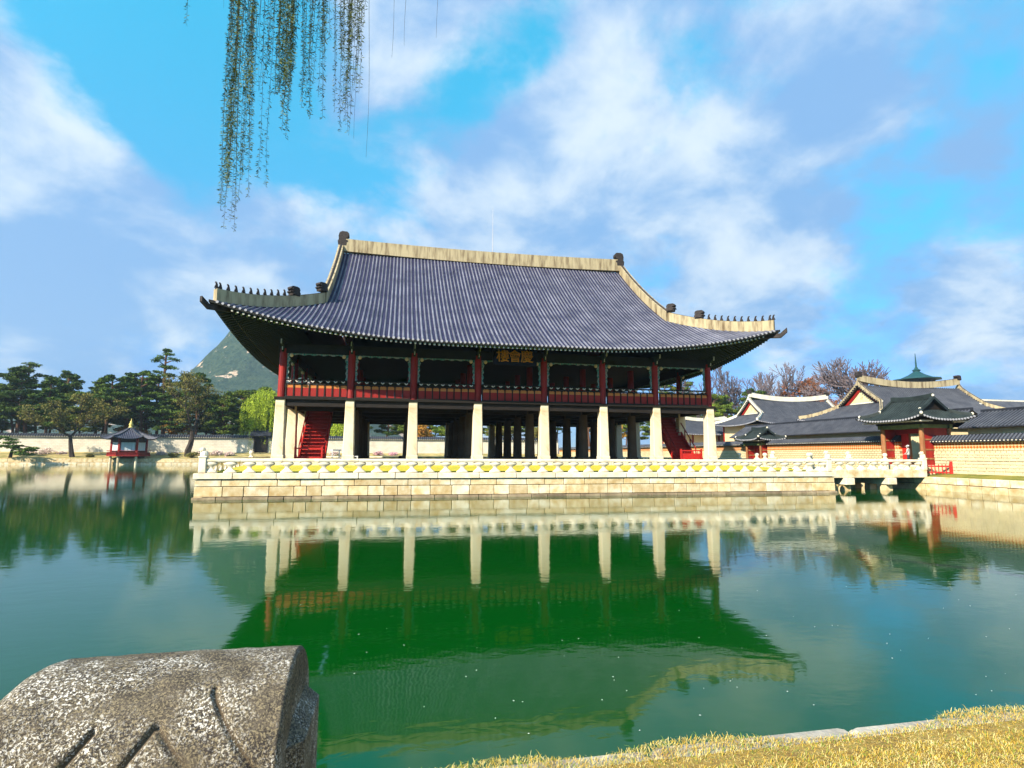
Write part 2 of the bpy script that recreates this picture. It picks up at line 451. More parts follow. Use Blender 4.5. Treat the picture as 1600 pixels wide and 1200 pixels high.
# ------------------------------------------------------------------ geometry helpers
class MB:
    def __init__(self):
        self.v, self.f, self.m = [], [], []

    def add(self, verts, faces, mi=0):
        o = len(self.v)
        self.v.extend(verts)
        for f in faces:
            self.f.append(tuple(i + o for i in f)); self.m.append(mi)

    def box(self, x0, x1, y0, y1, z0, z1, mi=0):
        v = [(x0, y0, z0), (x1, y0, z0), (x1, y1, z0), (x0, y1, z0), (x0, y0, z1), (x1, y0, z1), (x1, y1, z1), (x0, y1, z1)]
        self.add(v, [(0, 3, 2, 1), (4, 5, 6, 7), (0, 1, 5, 4), (1, 2, 6, 5), (2, 3, 7, 6), (3, 0, 4, 7)], mi)

    def cbox(self, x0, x1, y0, y1, z0, z1, c=0.02, mi=0):
        """box with chamfered vertical and horizontal edges"""
        prof = [(x0 + c, y0), (x1 - c, y0), (x1, y0 + c), (x1, y1 - c), (x1 - c, y1), (x0 + c, y1), (x0, y1 - c), (x0, y0 + c)]
        mx, my = (x0 + x1) / 2, (y0 + y1) / 2

        def ring(z, k):
            return [(mx + (x - mx) * (1 - k / max(abs(x1 - x0) / 2, 1e-6)), my + (y - my) * (1 - k / max(abs(y1 - y0) / 2, 1e-6)), z) for x, y in prof]
        v = ring(z0, c) + ring(z0 + c, 0) + ring(z1 - c, 0) + ring(z1, c)
        f = []
        for k in range(3):
            for i in range(8):
                j = (i + 1) % 8
                f.append((k * 8 + i, k * 8 + j, k * 8 + 8 + j, k * 8 + 8 + i))
        f.append(tuple(range(7, -1, -1))); f.append(tuple(range(24, 32)))
        self.add(v, f, mi)

    def frustum(self, cx, cy_, z0, z1, a0, b0, a1, b1, mi=0):
        v = [(cx - a0, cy_ - b0, z0), (cx + a0, cy_ - b0, z0), (cx + a0, cy_ + b0, z0), (cx - a0, cy_ + b0, z0),
             (cx - a1, cy_ - b1, z1), (cx + a1, cy_ - b1, z1), (cx + a1, cy_ + b1, z1), (cx - a1, cy_ + b1, z1)]
        self.add(v, [(0, 3, 2, 1), (4, 5, 6, 7), (0, 1, 5, 4), (1, 2, 6, 5), (2, 3, 7, 6), (3, 0, 4, 7)], mi)

    def lathe(self, prof, cx=0, cy_=0, n=12, mi=0, sx=1.0, sy=1.0, ph=0.0):
        v, f = [], []
        for r, z in prof:
            for i in range(n):
                a = 2 * PI * i / n + ph
                v.append((cx + r * sx * math.cos(a), cy_ + r * sy * math.sin(a), z))
        for k in range(len(prof) - 1):
            for i in range(n):
                j = (i + 1) % n
                f.append((k * n + i, k * n + j, (k + 1) * n + j, (k + 1) * n + i))
        f.append(tuple(range(n - 1, -1, -1)))
        f.append(tuple((len(prof) - 1) * n + i for i in range(n)))
        self.add(v, f, mi)

    def tube(self, path, radii, n=6, mi=0, cap=True):
        pts = [Vector(p) for p in path]
        v, f = [], []
        ref = Vector((0.13, 0.31, 0.94)).normalized()
        for i, p in enumerate(pts):
            d = (pts[min(i + 1, len(pts) - 1)] - pts[max(i - 1, 0)])
            d = d.normalized() if d.length > 1e-9 else Vector((0, 0, 1))
            a = d.cross(ref if abs(d.dot(ref)) < 0.95 else Vector((1, 0, 0))).normalized()
            b = d.cross(a)
            r = radii[i] if isinstance(radii, (list, tuple)) else radii
            for k in range(n):
                t = 2 * PI * k / n
                q = p + a * (r * math.cos(t)) + b * (r * math.sin(t))
                v.append(tuple(q))
        for i in range(len(pts) - 1):
            for k in range(n):
                j = (k + 1) % n
                f.append((i * n + k, i * n + j, (i + 1) * n + j, (i + 1) * n + k))
        if cap:
            f.append(tuple(range(n - 1, -1, -1)))
            f.append(tuple((len(pts) - 1) * n + k for k in range(n)))
        self.add(v, f, mi)

    def strip(self, path, w, h, mi=0, lat=None, down=0.05):
        """upright wall-like sweep: width w across, from the path up by h"""
        pts = [Vector(p) for p in path]
        v, f = [], []
        for i, p in enumerate(pts):
            if lat is None:
                d = pts[min(i + 1, len(pts) - 1)] - pts[max(i - 1, 0)]
                d.z = 0
                d.normalize()
                s = Vector((-d.y, d.x, 0))
            else:
                s = Vector(lat)
            hh = h[i] if isinstance(h, (list, tuple)) else h
            for a, z in ((-1, -down), (1, -down), (1, hh), (-1, hh)):
                q = p + s * (a * w / 2)
                v.append((q.x, q.y, q.z + z))
        for i in range(len(pts) - 1):
            for k in range(4):
                j = (k + 1) % 4
                f.append((i * 4 + k, i * 4 + j, i * 4 + 4 + j, i * 4 + 4 + k))
        f.append((3, 2, 1, 0)); e = (len(pts) - 1) * 4
        f.append((e, e + 1, e + 2, e + 3))
        self.add(v, f, mi)

    def prism_y(self, poly, y0, y1, mi=0):
        """polygon in x,z extruded along y"""
        n = len(poly)
        v = [(x, y0, z) for x, z in poly] + [(x, y1, z) for x, z in poly]
        f = [tuple(range(n)), tuple(range(2 * n - 1, n - 1, -1))]
        for i in range(n):
            j = (i + 1) % n
            f.append((i, i + n, j + n, j))
        self.add(v, f, mi)

    def prism_x(self, poly, x0, x1, mi=0):
        n = len(poly)
        v = [(x0, y, z) for y, z in poly] + [(x1, y, z) for y, z in poly]
        f = [tuple(range(n - 1, -1, -1)), tuple(range(n, 2 * n))]
        for i in range(n):
            j = (i + 1) % n
            f.append((i, j, j + n, i + n))
        self.add(v, f, mi)

    def mesh(self, name, mats, off=(0, 0, 0), smooth=False):
        me = bpy.data.meshes.new(name)
        ox, oy, oz = off
        me.from_pydata([(x - ox, y - oy, z - oz) for x, y, z in self.v], [], self.f)
        for k in mats:
            me.materials.append(M(k))
        if len(mats) > 1:
            me.polygons.foreach_set('material_index', self.m)
        if smooth:
            me.polygons.foreach_set('use_smooth', [True] * len(self.f))
        me.update()
        return me


def place(name, me, parent=None, loc=(0, 0, 0), rotz=0.0):
    o = bpy.data.objects.new(name, me)
    COL.objects.link(o)
    o.location = loc
    o.rotation_euler = (0, 0, rotz)
    if parent is not None:
        o.parent = parent
    return o


def part(name, mb, mats, parent, smooth=False, local=False):
    """a part given in world coordinates (or in its thing's own), parented to its thing"""
    if isinstance(mats, str):
        mats = (mats,)
    off = (0, 0, 0) if local else BASE[parent.name]
    o = place(name, mb.mesh(name, mats, off, smooth), parent)
    BASE[o.name] = off
    return o


BASE = {}


def thing(name, label, cat, loc=(0, 0, 0), rotz=0.0, group=None):
    o = bpy.data.objects.new(name, None)
    COL.objects.link(o)
    o.empty_display_size = 0.3
    o.location = loc
    o.rotation_euler = (0, 0, rotz)
    o['label'] = label; o['category'] = cat
    if group:
        o['group'] = group
    BASE[o.name] = tuple(loc)
    return o


def tag(o, label, cat, group=None):
    o['label'] = label; o['category'] = cat
    if group:
        o['group'] = group
    return o


def solo(name, mb, mats, label, cat, loc=(0, 0, 0), group=None, smooth=False):
    o = place(name, mb.mesh(name, (mats,) if isinstance(mats, str) else mats, loc, smooth), None, loc)
    return tag(o, label, cat, group)


def struct(name, mb, mats, kind='structure', smooth=False):
    o = place(name, mb.mesh(name, (mats,) if isinstance(mats, str) else mats, (0, 0, 0), smooth))
    o['kind'] = kind
    return o


def dup(o, parent=None):
    c = o.copy()
    COL.objects.link(c)
    c.parent = parent
    for ch in list(o.children):
        dup(ch, c)
    return c


def fast_mesh(name, V, F4, mats, mi=None):
    """numpy quads"""
    me = bpy.data.meshes.new(name)
    V = np.asarray(V, dtype=np.float32); F4 = np.asarray(F4, dtype=np.int32)
    me.vertices.add(len(V)); me.vertices.foreach_set('co', V.ravel())
    k = F4.shape[1]
    me.loops.add(F4.size); me.loops.foreach_set('vertex_index', F4.ravel())
    me.polygons.add(len(F4))
    me.polygons.foreach_set('loop_start', np.arange(0, F4.size, k, dtype=np.int32))
    for q in mats:
        me.materials.append(M(q))
    if mi is not None:
        me.polygons.foreach_set('material_index', np.asarray(mi, dtype=np.int32))
    me.update(calc_edges=True)
    return me


# ------------------------------------------------------------------ hip-and-gable roof
class Roof:
    """hip-and-gable tiled roof, ridge along local x, centre at local (cx, cy)"""
    def __init__(s, cx, cy_, Ex, Ey, G, ze, zr, rise, bow, a=0.757, sp=0.335, r=0.095):
        s.cx, s.cy, s.Ex, s.Ey, s.G, s.ze, s.zr, s.rise, s.bow, s.a, s.sp, s.r = cx, cy_, Ex, Ey, G, ze, zr, rise, bow, a, sp, r
        s.T = min(Ex, Ey)

    def w(s, t):
        return max(0.0, 1 - t / s.T) ** 2.4

    def h(s, d, t):
        u = d / s.Ey
        return s.ze + (s.zr - s.ze) * (s.a * u + (1 - s.a) * u * u) + s.rise * s.w(t) * (1 - min(u, 1)) ** 2

    def main(s, x, d, sy):
        """point of the front (sy=-1) or back slope at plan x and distance d in from the eave"""
        t = max(0.0, s.Ex - abs(x))
        sh = s.bow * s.w(t) * s.w(d)
        return (s.cx + x + math.copysign(sh, x) * (1 if abs(x) > s.G * 0.2 else 0), s.cy + sy * (s.Ey - d + sh), s.h(d, t))

    def side(s, y, d, sx):
        t = max(0.0, s.Ey - abs(y))
        sh = s.bow * s.w(t) * s.w(d)
        return (s.cx + sx * (s.Ex - d + sh), s.cy + y + math.copysign(sh, y), s.h(d, t))

    def dmax(s, x):
        return s.Ey if abs(x) <= s.G else max(0.0, s.Ex - abs(x))

    def slab(s, mi_top=0, mi_bot=1, thick=0.16, nx=40, nd=12):
        mb = MB()

        def grid(fn, us, dm, flip):
            top, n = [], nd + 1
            for u in us:
                for k in range(n):
                    top.append(fn(u, dm(u) * k / nd))
            bot = [(x, y, z - thick) for x, y, z in top]
            f1, f2 = [], []
            for i in range(len(us) - 1):
                for k in range(nd):
                    a, b, c, d = i * n + k, (i + 1) * n + k, (i + 1) * n + k + 1, i * n + k + 1
                    f1.append((a, d, c, b) if flip else (a, b, c, d))
                    f2.append((a, b, c, d) if flip else (a, d, c, b))
            mb.add(top, f1, mi_top); mb.add(bot, f2, mi_bot)
            ed = [top[i * n] for i in range(len(us))] + [bot[i * n] for i in range(len(us))]
            m = len(us)
            mb.add(ed, [((i, i + m, i + m + 1, i + 1) if not flip else (i, i + 1, i + m + 1, i + m)) for i in range(m - 1)], mi_bot)
        for sy in (-1, 1):
            fl = sy > 0
            grid(lambda x, d: s.main(x, d, sy), list(np.linspace(-s.G, s.G, nx)), s.dmax, fl)
            for a, b in ((-s.Ex, -s.G - 1e-4), (s.G + 1e-4, s.Ex)):
                grid(lambda x, d: s.main(x, d, sy), list(np.linspace(a, b, 12)), s.dmax, fl)
        dg = s.Ex - s.G
        for sx in (-1, 1):
            grid(lambda y, d: s.side(y, d, sx), list(np.linspace(-s.Ey, s.Ey, nx)), lambda y: min(dg + 0.3 if abs(y) < s.Ey - dg - 0.3 else dg, s.Ey - abs(y)), sx < 0)
        return mb

    def row_main(s, mb, x, sy, d0=0.0, seg=11, mi=0, mi_end=1):
        dm = s.dmax(x)
        if dm < 0.25:
            return
        ns = max(3, int(seg * dm / s.Ey) + 2)
        pts = [s.main(x, d0 + (dm - d0) * k / ns, sy) for k in range(ns + 1)]
        s._row(mb, pts, (1, 0), s.r, mi, mi_end, (0, sy))

    def row_side(s, mb, y, sx, mi=0, mi_end=1):
        dm = min(s.Ex - s.G, s.Ey - abs(y))
        if dm < 0.25:
            return
        ns = 5
        pts = [s.side(y, dm * k / ns, sx) for k in range(ns + 1)]
        s._row(mb, pts, (0, 1), s.r, mi, mi_end, (sx, 0))

    def _row(s, mb, pts, lat, r, mi, mi_end, outw):
        v, f = [], []
        th = [math.pi * k / 4 for k in range(5)]
        for (x, y, z) in pts:
            for t in th:
                c = r * math.cos(t)
                v.append((x + lat[0] * c, y + lat[1] * c, z - 0.02 + r * 1.35 * math.sin(t)))
        for i in range(len(pts) - 1):
            for k in range(4):
                f.append((i * 5 + k, i * 5 + k + 1, i * 5 + 6 + k, i * 5 + 5 + k))
        mb.add(v, f, mi)
        if mi_end is not None:
            x, y, z = pts[0]
            x += outw[0] * 0.03; y += outw[1] * 0.03
            ring = [(x + lat[0] * r * 1.1 * math.cos(2 * PI * k / 8), y + lat[1] * r * 1.1 * math.cos(2 * PI * k / 8), z + 0.0 + r * 1.1 * math.sin(2 * PI * k / 8)) for k in range(8)]
            ring2 = [(a - outw[0] * 0.1, b - outw[1] * 0.1, c) for a, b, c in ring]
            mb.add(ring + ring2, [tuple(range(8))] + [(k, (k + 1) % 8, 8 + (k + 1) % 8, 8 + k) for k in range(8)], mi_end)

    def hip_path(s, sx, sy, n=10, d1=None):
        dg = s.Ex - s.G
        return [s.main(sx * (s.Ex - dg * k / n), dg * k / n, sy) for k in range(n + 1)]

    def desc_path(s, sx, sy, n=10):
        dg = s.Ex - s.G
        return [s.main(sx * s.G, dg + (s.Ey - dg) * k / n, sy) for k in range(n + 1)]

    def ridge_path(s, n=24, sag=0.35):
        return [(s.cx - s.G + 2 * s.G * k / n, s.cy, s.zr - 0.05 + sag * (abs(2 * k / n - 1) ** 2)) for k in range(n + 1)]


def ridge_part(name, path, w, h, parent, mats, cap_r, local=False, cap_name='ridge_cap'):
    mb = MB()
    mb.strip(path, w, h)
    o = part(name, mb, mats[0], parent, local=local)
    mc = MB()
    tops = [(x, y, z + (h[i] if isinstance(h, list) else h) - 0.03) for i, (x, y, z) in enumerate(path)]
    mc.tube(tops, cap_r, 8)
    part(cap_name, mc, mats[1], o, smooth=True, local=local)
    return o


# ------------------------------------------------------------------ setting: pond, ground, banks
PX0, PX1, PY0, PY1 = -135.0, 35.5, -40.75, 108.0      # pond outline
mb = MB()
mb.add([(PX0 - 1, PY0 - 0.6, 0), (PX1 + 1, PY0 - 0.6, 0), (PX1 + 1, PY1 + 1, 0), (PX0 - 1, PY1 + 1, 0)], [(0, 1, 2, 3)])
struct('pond_water', mb, 'water')

mb = MB()
BIG = 3500.0


def quad(x0, x1, y0, y1, z00, z10, z11, z01, mi=0):
    mb.add([(x0, y0, z00), (x1, y0, z10), (x1, y1, z11), (x0, y1, z01)], [(0, 1, 2, 3)], mi)


ZS, ZE, ZN, ZW = 1.30, 1.08, 1.45, 1.45
quad(-BIG, BIG, -BIG, PY0 - 0.34, 1.28, 1.28, 1.28, 1.28)                       # south lawn
quad(PX1 + 0.5, 38.6, PY0 - 0.34, PY1, ZE, 1.42, 1.42, ZE)                        # strip before the east wall
quad(38.6, BIG, PY0 - 0.34, PY1, 1.42, 1.42, 1.42, 1.42, 1)
quad(-BIG, PX0 - 0.5, PY0 - 0.34, PY1, ZW, ZW, ZW, ZW)
quad(-BIG, BIG, PY1, 118, ZN, ZN, 3.0, 3.0, 2)                                    # north slope
quad(-BIG, BIG, 118, 400, 3.0, 3.0, 3.2, 3.2, 1)
quad(-BIG, BIG, 400, BIG, 3.2, 3.2, 3.2, 3.2, 1)
struct('ground', mb, ('lawn', 'dirt', 'shore'))

mb = MB()
mb.add([(PX0, PY0, -1.6), (PX1, PY0, -1.6), (PX1, PY1, -1.6), (PX0, PY1, -1.6)], [(0, 1, 2, 3)])
struct('pond_bed', mb, 'dirt')


def embankment(name, label, group, courses, a, b, along, face, wid, mats, seed, thick=0.5):
    """retaining wall of separate dressed stones; along 'x' or 'y', visible side towards -face"""
    rr = random.Random(seed)
    base = (a, face, 0) if along == 'x' else (face, a, 0)
    t = thing(name, label, 'embankment', base)
    for ci, (z0, z1, w0, w1, proud, mt) in enumerate(courses):
        p = a
        while p < b - 0.05:
            w = rr.uniform(w0, w1)
            q = min(p + w, b)
            if b - q < w0 * 0.5:
                q = b
            mbb = MB()
            g = 0.024
            pr_ = proud + rr.uniform(-0.015, 0.015)
            if along == 'x':
                mbb.cbox(p + g, q - g, face - pr_, face + thick, z0 + g, z1 - g, 0.025)
            else:
                mbb.cbox(face - pr_, face + thick, p + g, q - g, z0 + g, z1 - g, 0.025)
            part('stone_block', mbb, mt, t)
            p = q
    core = MB()
    zt = max(c[1] for c in courses) - 0.04
    if along == 'x':
        core.box(a + 0.05, b - 0.05, face + 0.06, face + thick - 0.02, -1.6, zt)
    else:
        core.box(face + 0.06, face + thick - 0.02, a + 0.05, b - 0.05, -1.6, zt)
    part('backing', core, 'joint', t)
    return t


embankment('stone_embankment', 'pale dressed stone embankment under the grass strip before the brick wall', None,
           [(-0.3, 0.52, 0.9, 1.5, 0.05, 'granite_rough'), (0.52, 1.12, 0.9, 1.7, 0.0, 'granite')], -24, 6, 'y', PX1, 1, None, 11)
embankment('stone_embankment', 'low stone embankment on the far shore below the white wall', None,
           [(-0.3, 0.55, 2.5, 4.5, 0.12, 'granite'), (0.55, 1.48, 2.0, 4.0, 0.0, 'granite_rough')], -134, 34, 'x', PY1, 1, None, 12)
mb = MB()
mb.box(PX1 + 0.02, PX1 + 0.48, 6, PY1, -1.6, ZE + 0.03); mb.box(PX1 + 0.02, PX1 + 0.48, PY0, -24, -1.6, ZE + 0.03)
mb.box(PX0 - 0.5, PX0, PY0, PY1, -1.6, ZW + 0.02); mb.box(PX0, PX1, PY0 - 0.5, PY0 - 0.36, -1.6, 1.24)
struct('pond_wall', mb, 'granite_rough')

# kerb stones of the near bank
t = thing('stone_kerb', 'grey kerb stones along the near bank under overhanging dry grass', 'kerb', (-7, PY0 - 0.17, 0))
p = -16.0
while p < 8:
    q = p + rnd.uniform(0.9, 1.5)
    mb = MB()
    mb.cbox(p + 0.008, q - 0.008, PY0 - 0.34, PY0, -0.6, 1.262 + rnd.uniform(-0.008, 0.008), 0.03)
    part('kerb_stone', mb, 'granite_kerb' if 'granite_kerb' in MATS else 'granite_dark', t)
    p = q

# ------------------------------------------------------------------ island terrace
TX0, TX1, TY0, TY1 = -20.93, 24.42, -5.5, 31.0
TZ = 1.642
ter = thing('stone_terrace', 'long pale granite island terrace of stacked blocks under the great pavilion', 'terrace', (1.75, 12.7, 0))
core = MB(); core.box(TX0 + 0.12, TX1 - 0.12, TY0 + 0.12, TY1 - 0.12, -1.6, TZ - 0.05)
part('core', core, 'joint', ter)
rr = random.Random(5)


def course(z0, z1, w0, w1, proud, mt, side, name='stone_block'):
    ax = 'x' if side in 'fb' else 'y'
    a, b = (TX0, TX1) if ax == 'x' else (TY0, TY1)
    a -= proud; b += proud
    p = a
    while p < b - 0.01:
        q = min(p + rr.uniform(w0, w1), b)
        if b - q < w0 * 0.6:
            q = b
        m_ = MB(); g = 0.017; pr_ = proud + rr.uniform(-0.012, 0.012)
        zz0, zz1 = z0 + g, z1 - g
        if side == 'f':
            m_.cbox(p + g, q - g, TY0 - pr_, TY0 + 0.5, zz0, zz1, 0.022)
        elif side == 'b':
            m_.cbox(p + g, q - g, TY1 - 0.5, TY1 + pr_, zz0, zz1, 0.022)
        elif side == 'l':
            m_.cbox(TX0 - pr_, TX0 + 0.5, p + g, q - g, zz0, zz1, 0.022)
        else:
            m_.cbox(TX1 - 0.5, TX1 + pr_, p + g, q - g, zz0, zz1, 0.022)
        mk = mt if not isinstance(mt, tuple) else rr.choice(mt)
        part(name, m_, mk, ter)
        p = q


course(-0.5, 0.17, 0.9, 1.7, 0.10, 'granite_dark', 'f', 'footing_stone')
course(0.17, 0.80, 0.72, 1.7, 0.0, ('granite', 'granite_rough', 'granite'), 'f')
course(0.80, 1.25, 1.2, 2.1, -0.02, ('granite', 'granite_rough', 'granite'), 'f')
course(1.25, TZ, 2.2, 2.8, 0.09, 'granite_pale' if 'granite_pale' in MATS else 'granite', 'f', 'coping_stone')
for sd in 'lrb':
    a = 0.0 if sd != 'b' else 0.0
    course(-0.5, 0.80, 1.6, 2.6, 0.0, 'granite_rough', sd)
    course(0.80, 1.25, 1.8, 2.8, -0.02, 'granite', sd)
    course(1.25, TZ, 2.3, 3.0, 0.09, 'granite', sd, 'coping_stone')

# grass bank on the terrace up to the pavilion's stone base
mb = MB()
SX0, SX1, SY0, SY1, SZ = -19.0, 19.0, -1.9, 27.1, 2.33
IN = 0.55
o0 = [(TX0 + IN, TY0 + IN, TZ - 0.01), (TX1 - IN, TY0 + IN, TZ - 0.01), (TX1 - IN, TY1 - IN, TZ - 0.01), (TX0 + IN, TY1 - IN, TZ - 0.01)]
o1 = [(SX0 + .02, SY0 + .02, 2.05), (SX1 - .02, SY0 + .02, 2.05), (SX1 - .02, SY1 - .02, 2.05), (SX0 + .02, SY1 - .02, 2.05)]
mb.add(o0 + o1, [(0, 1, 5, 4), (1, 2, 6, 5), (2, 3, 7, 6), (3, 0, 4, 7)])
g_ = struct('terrace_turf', mb, 'dry_grass')


# ------------------------------------------------------------------ stone balustrades
def baluster_mesh():
    m_ = MB()
    prof = [(0.40, 0.0), (0.39, 0.06), (0.29, 0.14), (0.20, 0.22), (0.13, 0.30), (0.13, 0.37), (0.24, 0.44), (0.37, 0.50), (0.42, 0.57), (0.38, 0.64), (0.30, 0.70)]
    m_.lathe(prof, 0, 0, 14, 0, 1.0, 0.36)
    return m_.mesh('baluster', ('granite_pale',), smooth=True)


mat('granite_pale', (0.74, 0.66, 0.50), (0.62, 0.48, 0.28), 1.3, 0.85, 0.5, 10, rvar=0.14, lo=0.45, hi=0.75)
mat('granite_kerb', (0.30, 0.26, 0.22), (0.48, 0.43, 0.36), 4.0, 0.9, 0.8, 25, rvar=0.2)
BAL = baluster_mesh()


def beast_mesh():
    """post with a seated guardian beast on top; origin at its foot"""
    m_ = MB()
    m_.cbox(-0.21, 0.21, -0.21, 0.21, 0, 0.95, 0.03)
    m_.cbox(-0.25, 0.25, -0.25, 0.25, 0.93, 1.03, 0.03)
    m_.lathe([(0.20, 1.02), (0.235, 1.10), (0.21, 1.26), (0.15, 1.36)], 0.03, 0, 10, 0, 1.0, 0.85)      # haunches
    m_.lathe([(0.10, 1.05), (0.09, 1.2), (0.12, 1.34)], -0.13, 0, 8, 0, 0.8, 1.3)                        # forelegs
    m_.lathe([(0.07, 1.30), (0.155, 1.36), (0.175, 1.45), (0.13, 1.54), (0.05, 1.57)], -0.08, 0, 10, 0, 1.05, 0.95)   # head
    m_.box(-0.29, -0.17, -0.07, 0.07, 1.38, 1.47)                                                          # muzzle
    m_.lathe([(0.035, 1.5), (0.02, 1.6)], -0.03, 0.1, 6); m_.lathe([(0.035, 1.5), (0.02, 1.6)], -0.03, -0.1, 6)
    return m_.mesh('beast_post', ('granite_pale',))


def ball_mesh():
    m_ = MB()
    m_.cbox(-0.17, 0.17, -0.17, 0.17, 0, 0.98, 0.03)
    m_.lathe([(0.12, 0.97), (0.16, 1.04), (0.11, 1.09), (0.17, 1.17), (0.205, 1.27), (0.17, 1.38), (0.08, 1.44)], 0, 0, 12)
    return m_.mesh('post', ('granite_pale',), smooth=False)


BEAST, BALL = beast_mesh(), ball_mesh()


def balustrade(label, p0, p1, z, n, posts, railseg, group=None):
    """rail on balusters from p0 to p1"""
    x0, y0 = p0; x1, y1 = p1
    L = math.hypot(x1 - x0, y1 - y0)
    ang = math.atan2(y1 - y0, x1 - x0)
    t = thing('stone_balustrade', label, 'balustrade', (x0, y0, z), ang, group)
    for i in range(n):
        place('baluster', BAL, t, ((i + 0.5) * L / n, 0, 0))
    p = 0.0
    r_ = random.Random(int(L * 7))
    while p < L - 0.05:
        q = min(p + railseg * r_.uniform(0.9, 1.1), L)
        if L - q < railseg * 0.4:
            q = L
        m_ = MB()
        sec = [(-0.13, 0.685), (0.13, 0.685), (0.155, 0.74), (0.155, 0.83), (0.09, 0.895), (-0.09, 0.895), (-0.155, 0.83), (-0.155, 0.74)]
        m_.prism_x([(a_, b_) for a_, b_ in sec], p + 0.006, q - 0.006)
        part('rail_stone', m_, 'granite_pale', t, local=True)
        p = q
    for (d, kind) in posts:
        place('carved_post', BEAST if kind == 'beast' else BALL, t, (d, 0, 0), 0.0)
    return t


BY = TY0 + 0.22
balustrade('white stone balustrade with lotus-shaped balusters along the sunlit terrace front', (TX0 + 0.25, BY), (TX1 - 0.25, BY), TZ, 40,
           [(0.12, 'beast'), (TX1 - TX0 - 0.62, 'beast')], 2.27)
balustrade('stone balustrade on the terrace side with stairs to the water pavilion shore', (TX0 + 0.27, BY + 0.4), (TX0 + 0.27, TY1 - 0.3), TZ, 32, [(12, 'ball'), (22, 'ball')], 2.25)
tb = balustrade('stone balustrade on the terrace side crossed by the bridge to the red gate', (TX1 - 0.27, 1.4), (TX1 - 0.27, TY1 - 0.3), TZ, 26,
                [(0.05, 'beast'), (1.1, 'ball'), (2.3, 'ball'), (5.1, 'ball'), (9.5, 'beast')], 2.25)
balustrade('short stone balustrade between the terrace corner and the bridge', (TX1 - 0.27, BY + 0.4), (TX1 - 0.27, -3.2), TZ, 1, [(1.75, 'ball')], 2.2)
balustrade('stone balustrade along the shaded rear of the terrace', (TX0 + 0.6, TY1 - 0.25), (TX1 - 0.6, TY1 - 0.25), TZ, 38, [], 2.3)

# ------------------------------------------------------------------ stone bridge to the gate
BX0, BX1, BYF, BYB = TX1 + 0.1, PX1 + 0.25, -3.0, 1.2
br = thing('stone_bridge', 'granite slab bridge on stub piers between terrace and red gate', 'bridge', (30, -0.9, 0))
mb = MB(); mb.box(BX0, BX1, BYF + 0.35, BYB - 0.35, 1.15, 1.64); part('deck', mb, 'granite', br)
p = BX0
while p < BX1 - 0.1:
    q = min(p + rnd.uniform(1.1, 1.9), BX1)
    if BX1 - q < 0.6:
        q = BX1
    for (a, b) in ((BYF, BYF + 0.34), (BYB - 0.34, BYB)):
        mb = MB(); mb.cbox(p + 0.01, q - 0.01, a, b, 1.03, 1.66, 0.025); part('edge_stone', mb, 'granite', br)
    p = q
for x in (27.85, 31.95):
    mb = MB(); mb.cbox(x - 0.42, x + 0.42, BYF - 0.25, BYB + 0.25, 0.47, 1.02, 0.03); part('cross_beam', mb, 'granite_pale', br)
    for y in (BYF + 0.45, -0.9, BYB - 0.45):
        mb = MB(); mb.frustum(x, y, -1.6, 0.47, 0.42, 0.36, 0.30, 0.3); part('pier', mb, 'granite_rough', br)
balustrade('stone balustrade on the near edge of the bridge ending at a beast-topped post', (BX0 - 0.05, BYF + 0.18), (BX1 - 0.1, BYF + 0.18), 1.655, 10,
           [(0.1, 'ball'), (BX1 - BX0 - 0.12, 'beast')], 2.6)
balustrade('stone balustrade on the far edge of the bridge', (BX0 - 0.05, BYB - 0.18), (BX1 - 0.1, BYB - 0.18), 1.655, 10,
           [(7.2, 'beast'), (BX1 - BX0 - 0.12, 'ball')], 2.6)

# ------------------------------------------------------------------ the great pavilion
PCX, PCY = 0.0, 12.62
pav = thing('pavilion', 'great two-storey pavilion on white stone columns with sweeping dark tiled roof', 'pavilion', (PCX, PCY, 1.6))
XS = [-17.2]
for b in (4.896, 4.648, 4.979, 5.354, 4.979, 4.648, 4.896):
    XS.append(XS[-1] + b)
YS = [0.0]
for b in (4.957, 5.105, 5.105, 5.105, 4.957):
    YS.append(YS[-1] + b)
DEP = YS[-1]
# stone base
mb = MB(); mb.box(SX0 + 0.3, SX1 - 0.3, SY0 + 0.3, SY1 - 0.3, 1.5, SZ - 0.004); part('base_floor', mb, 'joint', pav)
for (a, b, c, d, ax) in ((SX0, SX1, SY0, SY0 + 0.45, 'x'), (SX0, SX1, SY1 - 0.45, SY1, 'x'), (SX0, SX0 + 0.45, SY0 + 0.45, SY1 - 0.45, 'y'), (SX1 - 0.45, SX1, SY0 + 0.45, SY1 - 0.45, 'y')):
    lo_, hi_ = (a, b) if ax == 'x' else (c, d)
    p = lo_
    while p < hi_ - 0.05:
        q = min(p + rnd.uniform(1.7, 2.4), hi_)
        mb = MB()
        if ax == 'x':
            mb.cbox(p + 0.01, q - 0.01, c, d, 1.55, SZ, 0.02)
        else:
            mb.cbox(a, b, p + 0.01, q - 0.01, 1.55, SZ, 0.02)
        part('base_stone', mb, 'granite_pale', pav); p = q
mb = MB(); mb.box(SX0 + 0.45, SX1 - 0.45, SY0 + 0.45, SY1 - 0.45, SZ - 0.2, SZ - 0.003); part('floor_tiles', mb, 'column_inner_shaded', pav)

# columns
ST = 6.78


